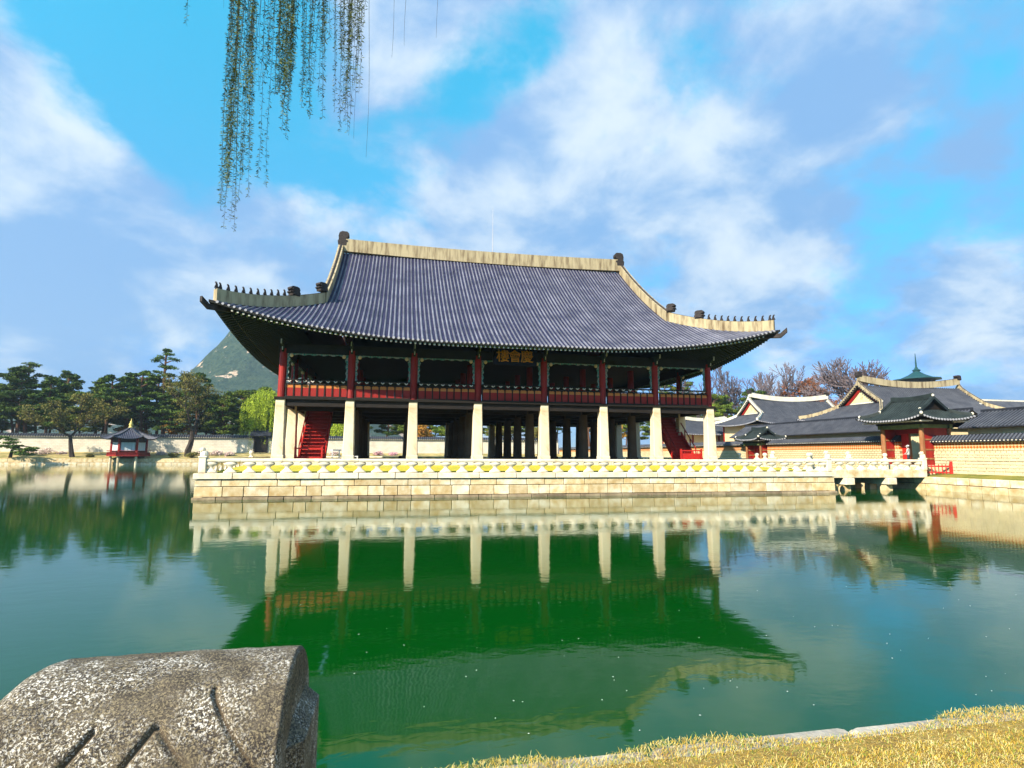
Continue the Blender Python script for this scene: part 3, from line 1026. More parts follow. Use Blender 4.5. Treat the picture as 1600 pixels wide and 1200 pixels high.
def stone_square():
    m_ = MB()
    m_.cbox(-0.43, 0.43, -0.43, 0.43, 0, 0.42, 0.03)
    v = []
    for z, a, c in ((0.42, 0.405, 0.05), (2.4, 0.365, 0.05), (ST - SZ, 0.325, 0.05)):
        v += [(-a + c, -a, z), (a - c, -a, z), (a, -a + c, z), (a, a - c, z), (a - c, a, z), (-a + c, a, z), (-a, a - c, z), (-a, -a + c, z)]
    f = []
    for k in range(2):
        for i in range(8):
            j = (i + 1) % 8
            f.append((k * 8 + i, k * 8 + j, k * 8 + 8 + j, k * 8 + 8 + i))
    f.append(tuple(range(16, 24)))
    m_.add(v, f)
    return m_.mesh('stone_column', ('column_stone',))


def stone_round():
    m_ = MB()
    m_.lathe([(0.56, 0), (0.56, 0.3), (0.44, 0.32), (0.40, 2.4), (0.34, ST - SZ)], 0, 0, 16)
    return m_.mesh('stone_column', ('column_inner_shaded',))


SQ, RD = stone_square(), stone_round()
mb = MB(); mb.lathe([(0.29, 0), (0.27, 3.6)], 0, 0, 14); mb.box(-0.4, 0.4, -0.4, 0.4, -0.19, 0.0, 1)
WC = mb.mesh('wood_column', ('wood_red', 'wood_dark'), smooth=False)
FL = 6.97
for i, x in enumerate(XS):
    for j, y in enumerate(YS):
        outer = i in (0, 7) or j in (0, 5)
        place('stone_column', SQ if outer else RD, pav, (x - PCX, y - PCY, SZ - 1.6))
        place('wood_column', WC, pav, (x - PCX, y - PCY, FL - 1.6))

# floor deck and beams below it
mb = MB(); mb.box(XS[0] - 0.42, XS[-1] + 0.42, -0.42, DEP + 0.42, 6.80, 6.965); part('floor_deck', mb, 'deck_wood', pav)
for y in YS:
    mb = MB(); mb.box(XS[0], XS[-1], y - 0.2, y + 0.2, 6.32, 6.79); part('floor_beam', mb, 'wood_dark', pav)
mb = MB()
for x in XS:
    for j in range(5):
        mb.box(x - 0.18, x + 0.18, YS[j] + 0.2, YS[j + 1] - 0.2, 6.38, 6.785)
part('cross_joists', mb, 'wood_dark', pav)['kind'] = 'stuff'

# upper-storey rails: panels, rail, lotus supports
PANEL = {}


def panel_mesh(w, key):
    if key not in PANEL:
        m_ = MB()
        m_.box(-w / 2, w / 2, 0.0, 0.05, 0.0, 0.62, 0)
        m_.prism_y([(-w / 2, 0.62), (w / 2, 0.62), (w / 2, 0.80), (w * 0.3, 0.86), (-w * 0.3, 0.86), (-w / 2, 0.80)], 0.0, 0.05, 1)
        m_.box(-w / 2 - 0.09, -w / 2, -0.05, 0.09, 0.0, 0.95, 2)
        PANEL[key] = m_.mesh('panel', ('wood_red', 'wood_orange', 'wood_dark'))
    return PANEL[key]


mb = MB()
mb.prism_y([(-0.14, 0.17), (0, 0.06), (0.14, 0.17), (0.09, 0.20), (0, 0.13), (-0.09, 0.20)], -0.08, 0.08, 0)
mb.box(-0.03, 0.03, -0.03, 0.03, -0.12, 0.07, 1)
LOTUS = mb.mesh('lotus_support', ('lotus', 'wood_dark'))


def rail_bay(ax, a, b, face, sgn, detail):
    """one bay of upper railing; ax = direction, face = coordinate of the rail plane"""
    t_len = b - a - 0.56
    mid = (a + b) / 2
    if ax == 'x':
        loc, rz = (mid, face, FL), (0 if sgn < 0 else PI)
    else:
        loc, rz = (face, mid, FL), (-PI / 2 if sgn < 0 else PI / 2)
    n_ = 8 if t_len > 4.3 else 7
    m_ = MB()
    m_.box(-t_len / 2, t_len / 2, -0.10, 0.12, 0.0, 0.075, 0)
    m_.box(-t_len / 2, t_len / 2, -0.07, 0.10, 0.95, 1.03, 0)
    m_.tube([(-t_len / 2, 0, 1.27), (t_len / 2, 0, 1.27)], 0.065, 8, 1)
    o = place('railing', m_.mesh('railing', ('wood_dark', 'wood_dark')), pav, (loc[0] - PCX, loc[1] - PCY, loc[2] - 1.6), rz)
    w = t_len / n_
    if detail:
        pm = panel_mesh(round(w - 0.09, 2), round(w, 2))
        for k in range(n_):
            place('panel', pm, o, (-t_len / 2 + (k + 0.5) * w + 0.045, 0, 0.075))
            place('lotus_support', LOTUS, o, (-t_len / 2 + (k + 0.5) * w, 0, 1.03))
    else:
        q = MB()
        for k in range(n_):
            x0 = -t_len / 2 + k * w + 0.09
            q.box(x0, x0 + w - 0.09, 0.0, 0.05, 0.075, 0.70, 0); q.box(x0, x0 + w - 0.09, 0.0, 0.05, 0.70, 0.90, 1)
            q.box(x0 - 0.09, x0, -0.05, 0.09, 0.075, 0.95, 2)
            q.prism_y([(x0 + w / 2 - 0.14, 1.2), (x0 + w / 2, 1.09), (x0 + w / 2 + 0.14, 1.2)], -0.06, 0.06, 3)
        part('panels', q, ('wood_red', 'wood_orange', 'wood_dark', 'lotus'), o, local=True)


for k in range(7):
    rail_bay('x', XS[k], XS[k + 1], -0.25, -1, True)
    rail_bay('x', XS[k], XS[k + 1], DEP + 0.25, 1, False)
for k in range(5):
    rail_bay('y', YS[k], YS[k + 1], XS[0] - 0.25, -1, False)
    rail_bay('y', YS[k], YS[k + 1], XS[-1] + 0.25, 1, False)


# lintels, painted carvings round each opening, brackets on the column heads
def carving_mesh(w):
    m_ = MB()
    z1 = 10.24 - FL
    hb = 1.30
    for s_ in (-1, 1):
        pts = []
        n_ = 14
        for k in range(n_ + 1):
            z = hb + (z1 - hb) * k / n_
            d = 0.13 + 0.05 * math.sin(k * 1.9) + 0.10 * (k / n_) ** 3
            pts.append((s_ * (w / 2 - d), z))
        poly = [(s_ * w / 2, hb)] + pts + [(s_ * w / 2, z1)]
        if s_ > 0:
            poly = poly[::-1]
        m_.prism_y(poly, -0.04, 0.04, 0)
        m_.lathe([(0.02, z1 - 0.30), (0.11, z1 - 0.25), (0.14, z1 - 0.15), (0.11, z1 - 0.05), (0.02, z1)], s_ * (w / 2 - 0.30), -0.09, 8, 1)
    n_ = 26
    top = [(-w / 2 + 0.3 + (w - 0.6) * k / n_, z1 - 0.10 - 0.045 * math.sin(k * 1.3)) for k in range(n_ + 1)]
    m_.prism_y(top + [(w / 2 - 0.3, z1), (-w / 2 + 0.3, z1)], -0.04, 0.04, 0)
    return m_.mesh('bracket_carving', ('carving_teal', 'carving_knob'))


CARV = {}
for k in range(7):
    w = round(XS[k + 1] - XS[k] - 0.56, 2)
    CARV.setdefault(w, carving_mesh(w))
    for y, rz in ((-0.02, 0), (DEP + 0.02, PI)):
        place('bracket_carving', CARV[w], pav, ((XS[k] + XS[k + 1]) / 2 - PCX, y - PCY, FL - 1.6), rz)
for k in range(5):
    w = round(YS[k + 1] - YS[k] - 0.56, 2)
    CARV.setdefault(w, carving_mesh(w))
    for x, rz in ((XS[0], -PI / 2), (XS[-1], PI / 2)):
        place('bracket_carving', CARV[w], pav, (x - PCX, (YS[k] + YS[k + 1]) / 2 - PCY, FL - 1.6), rz)
for (a, b, c, d) in ((XS[0] - .3, XS[-1] + .3, -0.17, 0.17), (XS[0] - .3, XS[-1] + .3, DEP - 0.17, DEP + 0.17)):
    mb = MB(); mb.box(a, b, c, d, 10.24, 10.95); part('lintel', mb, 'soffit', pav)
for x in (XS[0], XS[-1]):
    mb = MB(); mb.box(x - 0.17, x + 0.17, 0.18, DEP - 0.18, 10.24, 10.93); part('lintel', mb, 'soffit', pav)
mb = MB()
mb.prism_x([(-1.15, 0.55), (-1.0, 0.30), (-0.6, 0.12), (-0.5, -0.12), (0, -0.3), (0.3, -0.3), (0.3, 0.62), (-0.9, 0.62)], -0.09, 0.09, 0)
mb.box(-0.03, 0.03, -1.17, -1.02, 0.28, 0.60, 1)
mb.box(-0.03, 0.03, -0.63, -0.54, -0.10, 0.20, 1)
BRK = mb.mesh('eave_bracket', ('rafter', 'rafter_end_white'))
for x in XS:
    place('eave_bracket', BRK, pav, (x - PCX, 0 - PCY, 10.5 - 1.6), 0)
    place('eave_bracket', BRK, pav, (x - PCX, DEP - PCY, 10.5 - 1.6), PI)
for y in YS[1:-1]:
    place('eave_bracket', BRK, pav, (XS[0] - PCX, y - PCY, 10.5 - 1.6), -PI / 2)
    place('eave_bracket', BRK, pav, (XS[-1] - PCX, y - PCY, 10.5 - 1.6), PI / 2)
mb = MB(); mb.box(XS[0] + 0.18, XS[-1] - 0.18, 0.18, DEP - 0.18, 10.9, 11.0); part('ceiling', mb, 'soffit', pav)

# roof
RF = Roof(PCX, PCY, 20.75, DEP / 2 + 3.95, 14.8, 10.86, 22.62, 2.05, 0.45, r=0.08)
roof = part('roof', RF.slab(0, 1, 0.16, 60, 14), ('tile_channel_shade', 'soffit'), pav)
n_rows = int(2 * RF.Ex / RF.sp)
x0 = -n_rows * RF.sp / 2
for k in range(n_rows + 1):
    mb = MB(); RF.r = 0.08 * rnd.uniform(0.92, 1.1); RF.row_main(mb, x0 + k * RF.sp + rnd.uniform(-0.014, 0.014), -1); RF.r = 0.08
    if mb.v:
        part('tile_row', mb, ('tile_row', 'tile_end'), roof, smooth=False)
mb = MB()
for k in range(n_rows + 1):
    RF.row_main(mb, x0 + k * RF.sp, 1)
n_side = int(2 * RF.Ey / RF.sp)
for k in range(n_side + 1):
    for sx in (-1, 1):
        RF.row_side(mb, -n_side * RF.sp / 2 + k * RF.sp, sx)
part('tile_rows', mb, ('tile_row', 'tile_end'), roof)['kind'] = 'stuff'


# rafters under the eaves
def rafters(rf, parent, d_in, drop1=0.30, drop2=0.52, sp=None, r=0.085, lvl=True):
    sp = sp or rf.sp
    m_ = MB()

    def one(fn, u, lat, outw):
        def P(d, dz):
            x, y, z = fn(u, d); return (x, y, z - dz)
        dm = d_in
        # flying rafter (square, pale end)
        a, b = P(0.12, drop1), P(min(1.6, dm), drop1 + 0.05)
        hw = r * 0.72
        v = []
        for q in (a, b):
            for du, dz in ((-hw, -hw), (hw, -hw), (hw, hw), (-hw, hw)):
                v.append((q[0] + lat[0] * du, q[1] + lat[1] * du, q[2] + dz))
        m_.add(v, [(0, 1, 2, 3)], 1)
        m_.add(v, [(0, 4, 5, 1), (1, 5, 6, 2), (2, 6, 7, 3), (3, 7, 4, 0)], 0)
        a, b = P(0.95, drop2 + 0.06), P(dm, drop2 + 0.05)
        m_.tube([a, b], r, 8, 0, cap=False)
        ring = [(a[0] + lat[0] * r * math.cos(k * PI / 4) + outw[0] * 0.004, a[1] + lat[1] * r * math.cos(k * PI / 4) + outw[1] * 0.004, a[2] + r * math.sin(k * PI / 4)) for k in range(8)]
        m_.add(ring, [tuple(range(8))], 2)
    n1 = int(2 * (rf.Ex - 0.6) / sp)
    for k in range(n1 + 1):
        x = -n1 * sp / 2 + k * sp
        dm = min(d_in, max(1.1, rf.Ex - abs(x)))
        for sy in (-1, 1):
            keep = d_in
            if rf.Ex - abs(x) < 1.2:
                continue
            one(lambda u, d: rf.main(u, min(d, dm), sy), x, (1, 0), (0, sy))
    n2 = int(2 * (rf.Ey - 0.6) / sp)
    for k in range(n2 + 1):
        y = -n2 * sp / 2 + k * sp
        if rf.Ey - abs(y) < 1.2:
            continue
        dm2 = min(d_in, max(1.1, rf.Ey - abs(y)))
        for sx in (-1, 1):
            one(lambda u, d: rf.side(u, min(d, dm2), sx), y, (0, 1), (sx, 0))
    o = part('rafters', m_, ('rafter', 'rafter_end_white', 'rafter_end'), parent)
    o['kind'] = 'stuff'
    return o


rafters(RF, pav, 4.2)
# eave board over the rafters, and dark under-boarding
for sx in (-1, 1):
    for sy in (-1, 1):
        path = RF.hip_path(sx, sy, 8)
        mb = MB()
        e = Vector(path[0]); q = Vector(path[2]); d = (e - q); d.normalize()
        tip = e + d * 0.5 + Vector((0, 0, 0.12))
        mb.strip([tuple(tip + Vector((0, 0, -0.30))), tuple(e + Vector((0, 0, -0.62))), tuple(Vector(path[4]) + Vector((0, 0, -0.75))), tuple(Vector(path[7]) + Vector((0, 0, -0.85)))], 0.28, 0.30)
        part('corner_beam', mb, ('ornament',), pav)

# ridges
RM = ('plaster_ridge', 'ornament')
ridge_part('main_ridge', RF.ridge_path(30, 0.25), 0.62, 1.22, pav, RM, 0.13)
hips = []
for sx in (-1, 1):
    for sy in (-1, 1):
        dp = [(x - sx * 0.05, y, z) for x, y, z in RF.desc_path(sx, sy, 14)]
        ridge_part('descending_ridge', dp, 0.5, [0.85 + 0.15 * k / 14 for k in range(15)], pav, RM, 0.11)
        hp = RF.hip_path(sx, sy, 14)
        e = Vector(hp[0]); q = Vector(hp[1])
        hp[0] = tuple(e + (q - e) * 0.6)
        hr = ridge_part('hip_ridge', hp, 0.42, [0.80] * 15, pav, RM, 0.09)
        hips.append((hr, hp))


def head_ornament(h, d):
    """owl-tail ridge-end: block with open jaw and curled crest, facing +x"""
    m_ = MB()
    prof = [(-0.42, 0), (0.42, 0), (0.46, 0.30), (0.62, 0.36), (0.60, 0.50), (0.36, 0.55), (0.34, 0.70), (0.58, 0.78), (0.56, 1.0), (0.40, 1.12), (-0.10, 1.14), (-0.34, 1.05), (-0.44, 0.8), (-0.40, 0.55), (-0.50, 0.42)]
    m_.prism_y([(x * d, z * h) for x, z in prof], -0.26, 0.26)
    m_.prism_y([(x * d * 0.8, 0.1 * h + z * h * 0.75) for x, z in prof], -0.33, 0.33)
    return m_.mesh('ridge_end_ornament', ('ornament',))


HO, HS = head_ornament(1.42, 1.0), head_ornament(0.62, 0.75)
for sx in (-1, 1):
    place('ridge_end_ornament', HO, pav, (sx * (RF.G - 0.22) - PCX, 0, 23.20 - 1.6), 0 if sx < 0 else PI)
mb = MB()
mb.lathe([(0.11, 0), (0.10, 0.08), (0.07, 0.2), (0.05, 0.30)], 0, 0, 7)
mb.tube([(0.0, 0, 0.24), (0.04, 0, 0.36), (0.12, 0, 0.44)], [0.055, 0.07, 0.045], 7)
mb.tube([(0.06, 0.04, 0.26), (0.14, 0.05, 0.02)], 0.025, 5)
mb.tube([(0.06, -0.04, 0.26), (0.14, -0.05, 0.02)], 0.025, 5)
FIG = mb.mesh('roof_figurine', ('ornament',), smooth=True)
for hr, hp in hips:
    a, b = Vector(hp[0]), Vector(hp[-1])
    tot = len(hp) - 1

    def at(u):
        f_ = u * tot; i_ = min(int(f_), tot - 1); return Vector(hp[i_]).lerp(Vector(hp[i_ + 1]), f_ - i_)
    d = b - a
    ang = math.atan2(-d.y, -d.x)
    for k in range(11):
        u = 0.02 + k * 0.059
        q = at(u)
        place('roof_figurine', FIG, hr, (q.x - PCX, q.y - PCY, q.z + 0.84 - 1.6), ang)
    q = at(0.70); place('dragon_head', HS, hr, (q.x - PCX, q.y - PCY, q.z + 0.78 - 1.6), ang)
    q = at(0.985); place('dragon_head', HS, hr, (q.x - PCX, q.y - PCY, q.z + 0.92 - 1.6), ang)
# gable ends
for sx in (-1, 1):
    dg = RF.Ex - RF.G
    zb = RF.h(dg, 30) - 0.2
    mb = MB()
    mb.prism_x([(PCY - (RF.Ey - dg), zb), (PCY + (RF.Ey - dg), zb), (PCY, 22.3)], sx * (RF.G - 0.75) - 0.08, sx * (RF.G - 0.75) + 0.08)
    part('gable_wall', mb, 'wood_red', pav)
mb = MB(); mb.tube([(0.5, PCY, 23.7), (0.5, PCY, 28.75)], [0.035, 0.012], 6); part('lightning_rod', mb, 'metal_grey', pav)

# two red stairs rising inside the end bays
for (cx_, y0) in ((-15.25, 2.6), (16.1, 2.2)):
    st = None
    mbs = MB()
    w, nst, run, zt_ = 0.95, 16, 4.6, FL
    for s_ in (-1, 1):
        mbs.prism_x([(y0 - 0.1, SZ), (y0 + 0.35, SZ), (y0 + run + 0.2, zt_ - 0.15), (y0 + run + 0.2, zt_ + 0.02), (y0 + run - 0.1, zt_ + 0.02), (y0 - 0.1, SZ + 0.32)], cx_ + s_ * w - 0.05, cx_ + s_ * w + 0.05)
    stair = part('staircase', mbs, 'wood_red_bright', pav)
    for k in range(nst):
        mb = MB()
        z = SZ + (zt_ - SZ) * (k + 1) / nst - 0.05
        y = y0 + run * k / nst
        mb.box(cx_ - w + 0.06, cx_ + w - 0.06, y, y + 0.34, z, z + 0.05)
        mb.box(cx_ - w + 0.06, cx_ + w - 0.06, y + 0.30, y + 0.33, z - 0.24, z - 0.002)
        part('step', mb, 'wood_red_bright', stair)
    for s_ in (-1, 1):
        mb = MB()
        mb.tube([(cx_ + s_ * w, y0 - 0.1, SZ + 1.15), (cx_ + s_ * w, y0 + run, zt_ + 0.85)], 0.05, 6)
        for k in range(6):
            u = k / 5
            mb.box(cx_ + s_ * w - 0.04, cx_ + s_ * w + 0.04, y0 - 0.1 + run * u - 0.04, y0 - 0.1 + run * u + 0.04, SZ + 0.25 + (zt_ - SZ) * u - 0.05, SZ + 1.12 + (zt_ - SZ - 0.3) * u)
        part('handrail', mb, 'wood_red', stair)
for (x, y, rz, lab) in ((-15.25, 0.9, 0, 'low red barrier with a top bar before the stairs near the terrace corner'),
                        (16.0, 1.0, 0, 'bright red panelled barrier at the foot of the stairs toward the bridge')):
    fb = thing('barrier', lab, 'barrier', (x, y, SZ))
    for s_ in (-0.95, 0.95):
        mb = MB(); mb.box(s_ - 0.06, s_ + 0.06, -0.06, 0.06, 0, 1.05)
        part('post', mb, 'wood_red_bright', fb, local=True)
    mb = MB(); mb.box(-0.88, 0.88, -0.03, 0.03, 0.12, 0.66 if x > 0 else 0.3); part('panel', mb, 'wood_red_bright', fb, local=True)
    mb = MB(); mb.box(-1.02, 1.02, -0.05, 0.05, 0.86, 0.96); part('top_bar', mb, 'wood_red_bright', fb, local=True)
    if x > 0:
        mb = MB()
        for k in range(9):
            mb.box(-0.8 + k * 0.2 - 0.02, -0.8 + k * 0.2 + 0.02, -0.02, 0.02, 0.66, 0.86)
        part('spindles', mb, 'wood_red_bright', fb, local=True)

# name board under the front eave, centre bay
nb = thing('name_board', 'black name board with three orange characters under the pavilion eave', 'sign', (0.0, -1.5, 9.86))
mb = MB(); mb.box(-1.65, 1.65, 0.0, 0.10, -0.1, 1.12); bo = part('board', mb, 'sign_board', nb, local=True)
mb = MB()
for (a, b, c, d) in ((-1.72, 1.72, -0.17, -0.10), (-1.72, 1.72, 1.12, 1.19)):
    mb.box(a, b, -0.03, 0.12, c, d)
for s_ in (-1, 1):
    mb.box(s_ * 1.69 - 0.035, s_ * 1.69 + 0.035, -0.03, 0.12, -0.10, 1.12)
mb.box(-1.2, -1.1, 0.1, 1.1, 0.75, 0.85); mb.box(1.1, 1.2, 0.1, 1.1, 0.75, 0.85)
part('frame', mb, 'sign_board', nb, local=True)
for k, ch in enumerate('樓會慶'):
    cu = bpy.data.curves.new('character', 'FONT')
    cu.body = ch
    cu.size = 1.06
    cu.extrude = 0.02
    cu.offset = 0.006
    cu.align_x = 'CENTER'; cu.align_y = 'CENTER'
    cu.materials.append(M('sign_gold'))
    tmp = bpy.data.objects.new('character', cu)
    COL.objects.link(tmp)
    bpy.context.view_layer.update()
    me = bpy.data.meshes.new_from_object(tmp.evaluated_get(bpy.context.evaluated_depsgraph_get()))
    COL.objects.unlink(tmp); bpy.data.objects.remove(tmp)
    if not me.materials:
        me.materials.append(M('sign_gold'))
    o = place('character', me, nb, (-0.95 + 0.95 * k, -0.035, 0.50))
    o.rotation_euler = (PI / 2, 0, 0)
nb.rotation_euler = (R(-12), 0, 0)

# small things standing on the pavilion floor
for k, (x, y) in enumerate(((-12.6, 21.5), (-8.3, 22.5), (-2.0, 13.5), (3.2, 12.0))):
    mb = MB(); mb.lathe([(0.10, 0), (0.22, 0.05), (0.27, 0.16), (0.2, 0.28), (0.08, 0.31)], 0, 0, 10); mb.box(-0.3, 0.3, -0.05, 0.05, 0.0, 0.05)
    o = place('floor_lamp', mb.mesh('floor_lamp', ('black_metal',)), None, (x, y, SZ)); tag(o, 'small dark floodlight resting on the pavilion floor', 'floodlight', 'floodlights on the pavilion floor')
ws = thing('sign_stand', 'small white sign stand beside the left red staircase', 'sign', (-13.4, 3.2, SZ))
for x in (-0.38, 0.14):
    mb = MB(); mb.box(x - 0.04, x + 0.04, -0.04, 0.04, 0, 0.76); part('leg', mb, 'white_paint', ws, local=True)
mb = MB(); mb.box(-0.55, 0.3, -0.03, 0.03, 0.76, 0.86); part('panel', mb, 'white_paint', ws, local=True)
mb = MB(); mb.box(0.2, 1.6, -0.03, 0.03, 0.28, 0.36); mb.box(1.5, 1.58, -0.03, 0.03, 0, 0.28); part('bar', mb, 'white_paint', ws, local=True)


# ------------------------------------------------------------------ walls with tiled caps
def tiled_wall(name, label, ax, a, b, c, z0, z1, matname, stones=None, rows=None, ztop_extra=0.62, capw=0.62):
    """wall running along ax from a to b, centred on c; tiled gable cap; face stones as parts where near"""
    base = (a, c, z0) if ax == 'x' else (c, a, z0)
    t = thing(name, label, 'wall', base)

    def P(u, w, z):
        return (u, c + w, z) if ax == 'x' else (c + w, u, z)
    m_ = MB()
    q0, q1 = P(a, -0.3, z0), P(b, 0.3, z1)
    m_.box(min(q0[0], q1[0]), max(q0[0], q1[0]), min(q0[1], q1[1]), max(q0[1], q1[1]), z0 - 0.6, z1)
    part('wall_body', m_, matname, t)
    m_ = MB()
    sec = [(-capw, z1 - 0.02), (capw, z1 - 0.02), (capw, z1 + 0.06), (0.12, z1 + ztop_extra - 0.1), (0.12, z1 + ztop_extra), (-0.12, z1 + ztop_extra), (-0.12, z1 + ztop_extra - 0.1), (-capw, z1 + 0.06)]
    n = len(sec)
    v = [P(a, w, z) for w, z in sec] + [P(b, w, z) for w, z in sec]
    f = [tuple(range(n)), tuple(range(2 * n - 1, n - 1, -1))] + [(i, i + n, (i + 1) % n + n, (i + 1) % n) for i in range(n)]
    m_.add(v, f)
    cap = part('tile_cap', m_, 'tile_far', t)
    if rows:
        m_ = MB()
        r = rows * 0.30
        u = a + rows / 2
        while u < b:
            for s_ in (-1, 1):
                p0, p1 = P(u, s_ * (capw + 0.03), z1 + 0.10), P(u, s_ * 0.12, z1 + ztop_extra - 0.06)
                m_.tube([p0, p1], r, 6, 0)
                q = P(u, s_ * (capw + 0.035), z1 + 0.10)
                lat = (1, 0) if ax == 'x' else (0, 1)
                ring = [(q[0] + lat[0] * r * 0.85 * math.cos(k * PI / 3), q[1] + lat[1] * r * 0.85 * math.cos(k * PI / 3), q[2] + r * 0.85 * math.sin(k * PI / 3)) for k in range(6)]
                m_.add(ring, [tuple(range(6))], 1)
            u += rows
        part('tile_rows', m_, ('tile_row_far', 'plaster_white'), cap)['kind'] = 'stuff'
    if stones:
        sa, sb, zt, w0, w1, hh, side = stones
        r_ = random.Random(3)
        z = z0 - 0.05
        while z < zt:
            h = hh * r_.uniform(0.9, 1.12)
            u = sa + r_.uniform(-0.3, 0)
            while u < sb:
                w = r_.uniform(w0, w1)
                m_ = MB()
                pr_ = 0.335 + r_.uniform(0, 0.02)
                p0, p1 = P(max(u + 0.026, sa), side * 0.28, z + 0.026), P(min(u + w - 0.026, sb), side * pr_, z + h - 0.026)
                if min(u + w - 0.012, sb) - max(u + 0.012, sa) > 0.1:
                    m_.cbox(min(p0[0], p1[0]), max(p0[0], p1[0]), min(p0[1], p1[1]), max(p0[1], p1[1]), p0[2], p1[2], 0.015)
                    part('wall_stone', m_, 'wall_stone', t)
                u += w
            z += h
            w0 *= 0.93; w1 *= 0.93; hh *= 0.95
    return t


mat('wall_stone', (0.70, 0.58, 0.36), (0.60, 0.50, 0.34), 1.5, 0.9, 0.6, 8, rvar=0.12)
WX = 38.45
tiled_wall('brick_wall', 'sunlit brick wall with orange lozenge band and tiled cap right of the red gate', 'y', -24, -1.0, WX, 1.38, 4.05, 'east_wall',
           (-13.5, -1.15, 3.0, 0.5, 0.85, 0.30, -1), 0.30)
tiled_wall('brick_wall', 'long sunlit brick wall between the two red gates', 'y', 1.9, 21.6, WX, 1.40, 4.2, 'east_wall', None, 0.30)
tiled_wall('brick_wall', 'shaded brick wall beyond the small red gate', 'y', 25.2, 117.2, WX, 1.40, 4.2, 'east_wall', None, 0.30)
tiled_wall('plaster_wall', 'long pale wall with grey tiled cap along the far shore', 'x', -150, -45.8, 118, 2.7, 6.75, 'north_wall', None, 0.55, 0.8, 0.8)
tiled_wall('plaster_wall', 'pale far-shore wall seen between the pavilion columns', 'x', -42.2, 38, 118, 2.7, 6.75, 'north_wall', None, 0.55, 0.8, 0.8)


# ------------------------------------------------------------------ tiled buildings
def tiled_building(name, label, loc, rotz, L, W, G, ze, zr, rise, walls=True, gable='plaster_cream', tilemats=('tile_far', 'tile_row_far'), sp=0.36, wallh=None, ridge_h=0.75, ridge_mats=('plaster_white', 'tile_far'), orn=True, a=0.7, gable_in=0.45, wall_in=1.5):
    t = thing(name, label, 'building', loc, rotz)
    rf = Roof(0, 0, L, W, G, ze, zr, rise, rise * 0.25, a, sp, sp * 0.27)
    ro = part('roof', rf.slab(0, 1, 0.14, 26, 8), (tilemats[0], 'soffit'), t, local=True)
    m_ = MB()
    n_ = int(2 * L / sp)
    for k in range(n_ + 1):
        for sy in (-1, 1):
            rf.row_main(m_, -n_ * sp / 2 + k * sp, sy, seg=6)
    n_ = int(2 * W / sp)
    for k in range(n_ + 1):
        for sx in (-1, 1):
            rf.row_side(m_, -n_ * sp / 2 + k * sp, sx)
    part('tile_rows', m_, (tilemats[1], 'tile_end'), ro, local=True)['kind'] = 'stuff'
    ridge_part('main_ridge', rf.ridge_path(16, ridge_h * 0.9), 0.45, ridge_h, t, ridge_mats, 0.09, local=True)
    dg = L - G
    for sx in (-1, 1):
        for sy in (-1, 1):
            if W - dg > 0.3:
                ridge_part('descending_ridge', rf.desc_path(sx, sy, 8), 0.36, [ridge_h * 0.62] * 8 + [ridge_h * 0.9], t, ridge_mats, 0.075, local=True)
            hp = rf.hip_path(sx, sy, 8)
            hp[0] = tuple(Vector(hp[0]).lerp(Vector(hp[1]), 0.5))
            ridge_part('hip_ridge', hp, 0.32, ridge_h * 0.55, t, ridge_mats, 0.07, local=True)
        zb = rf.h(dg, 50)
        if W - dg > 0.3:
            gx = sx * (G - gable_in)
            m_ = MB()
            yw = W - dg - 0.25
            m_.prism_x([(-yw * 0.86, zb + 0.42), (yw * 0.86, zb + 0.42), (0, zb + (zr - zb) * 0.86)], gx - 0.06, gx + 0.06)
            gw = part('gable_wall', m_, gable, t, local=True)
            m_ = MB()
            m_.prism_x([(-yw, zb - 0.05), (yw, zb - 0.05), (yw, zb + 0.40), (-yw, zb + 0.40)], gx - 0.07, gx + 0.16)
            part('gable_sill', m_, 'plaster_white', gw, local=True)
            m_ = MB()
            for sy in (-1, 1):
                m_.strip([(gx + sx * 0.1, y_, z_ - 0.62) for x_, y_, z_ in rf.desc_path(sx, sy, 8)], 0.14, 0.42, lat=(1, 0, 0))
            part('barge_board', m_, 'wood_red', gw, local=True)
            # end tiles lapping over the gable edge
            m_ = MB()
            for sy in (-1, 1):
                for k in range(12):
                    u = (k + 0.5) / 12
                    p = Vector(rf.main(sx * G, dg + (W - dg) * u, sy))
                    m_.tube([tuple(p + Vector((sx * 0.32, 0, 0.03))), tuple(p + Vector((-sx * 0.3, 0, 0.08)))], sp * 0.28, 6)
            part('gable_tiles', m_, tilemats[0], gw, local=True)['kind'] = 'stuff'
            m_ = MB()   # flower emblem on the gable
            m_.box(gx + sx * 0.06 - 0.02, gx + sx * 0.06 + 0.02, -0.22, 0.22, zb + 0.8, zb + 0.8 + (zr - zb) * 0.26)
            part('gable_emblem', m_, 'emblem', gw, local=True)
    if orn:
        for sx in (-1, 1):
            place('ridge_end_ornament', HS, t, (sx * (G - 0.1), 0, zr + ridge_h * 1.5), 0 if sx < 0 else PI)
    if walls:
        m_ = MB()
        m_.box(-(L - wall_in), L - wall_in, -(W - wall_in), W - wall_in, 0, ze + 0.1)
        part('wall', m_, 'plaster_cream', t, local=True)
        m_ = MB()
        nb_ = max(2, int((L - wall_in) * 2 / 2.6))
        for k in range(nb_ + 1):
            x = -(L - wall_in) + 2 * (L - wall_in) * k / nb_
            for sy in (-1, 1):
                m_.box(x - 0.14, x + 0.14, sy * (W - wall_in) - 0.14, sy * (W - wall_in) + 0.14, 0, ze + 0.05)
        part('posts', m_, 'wood_red', t, local=True)
    return t


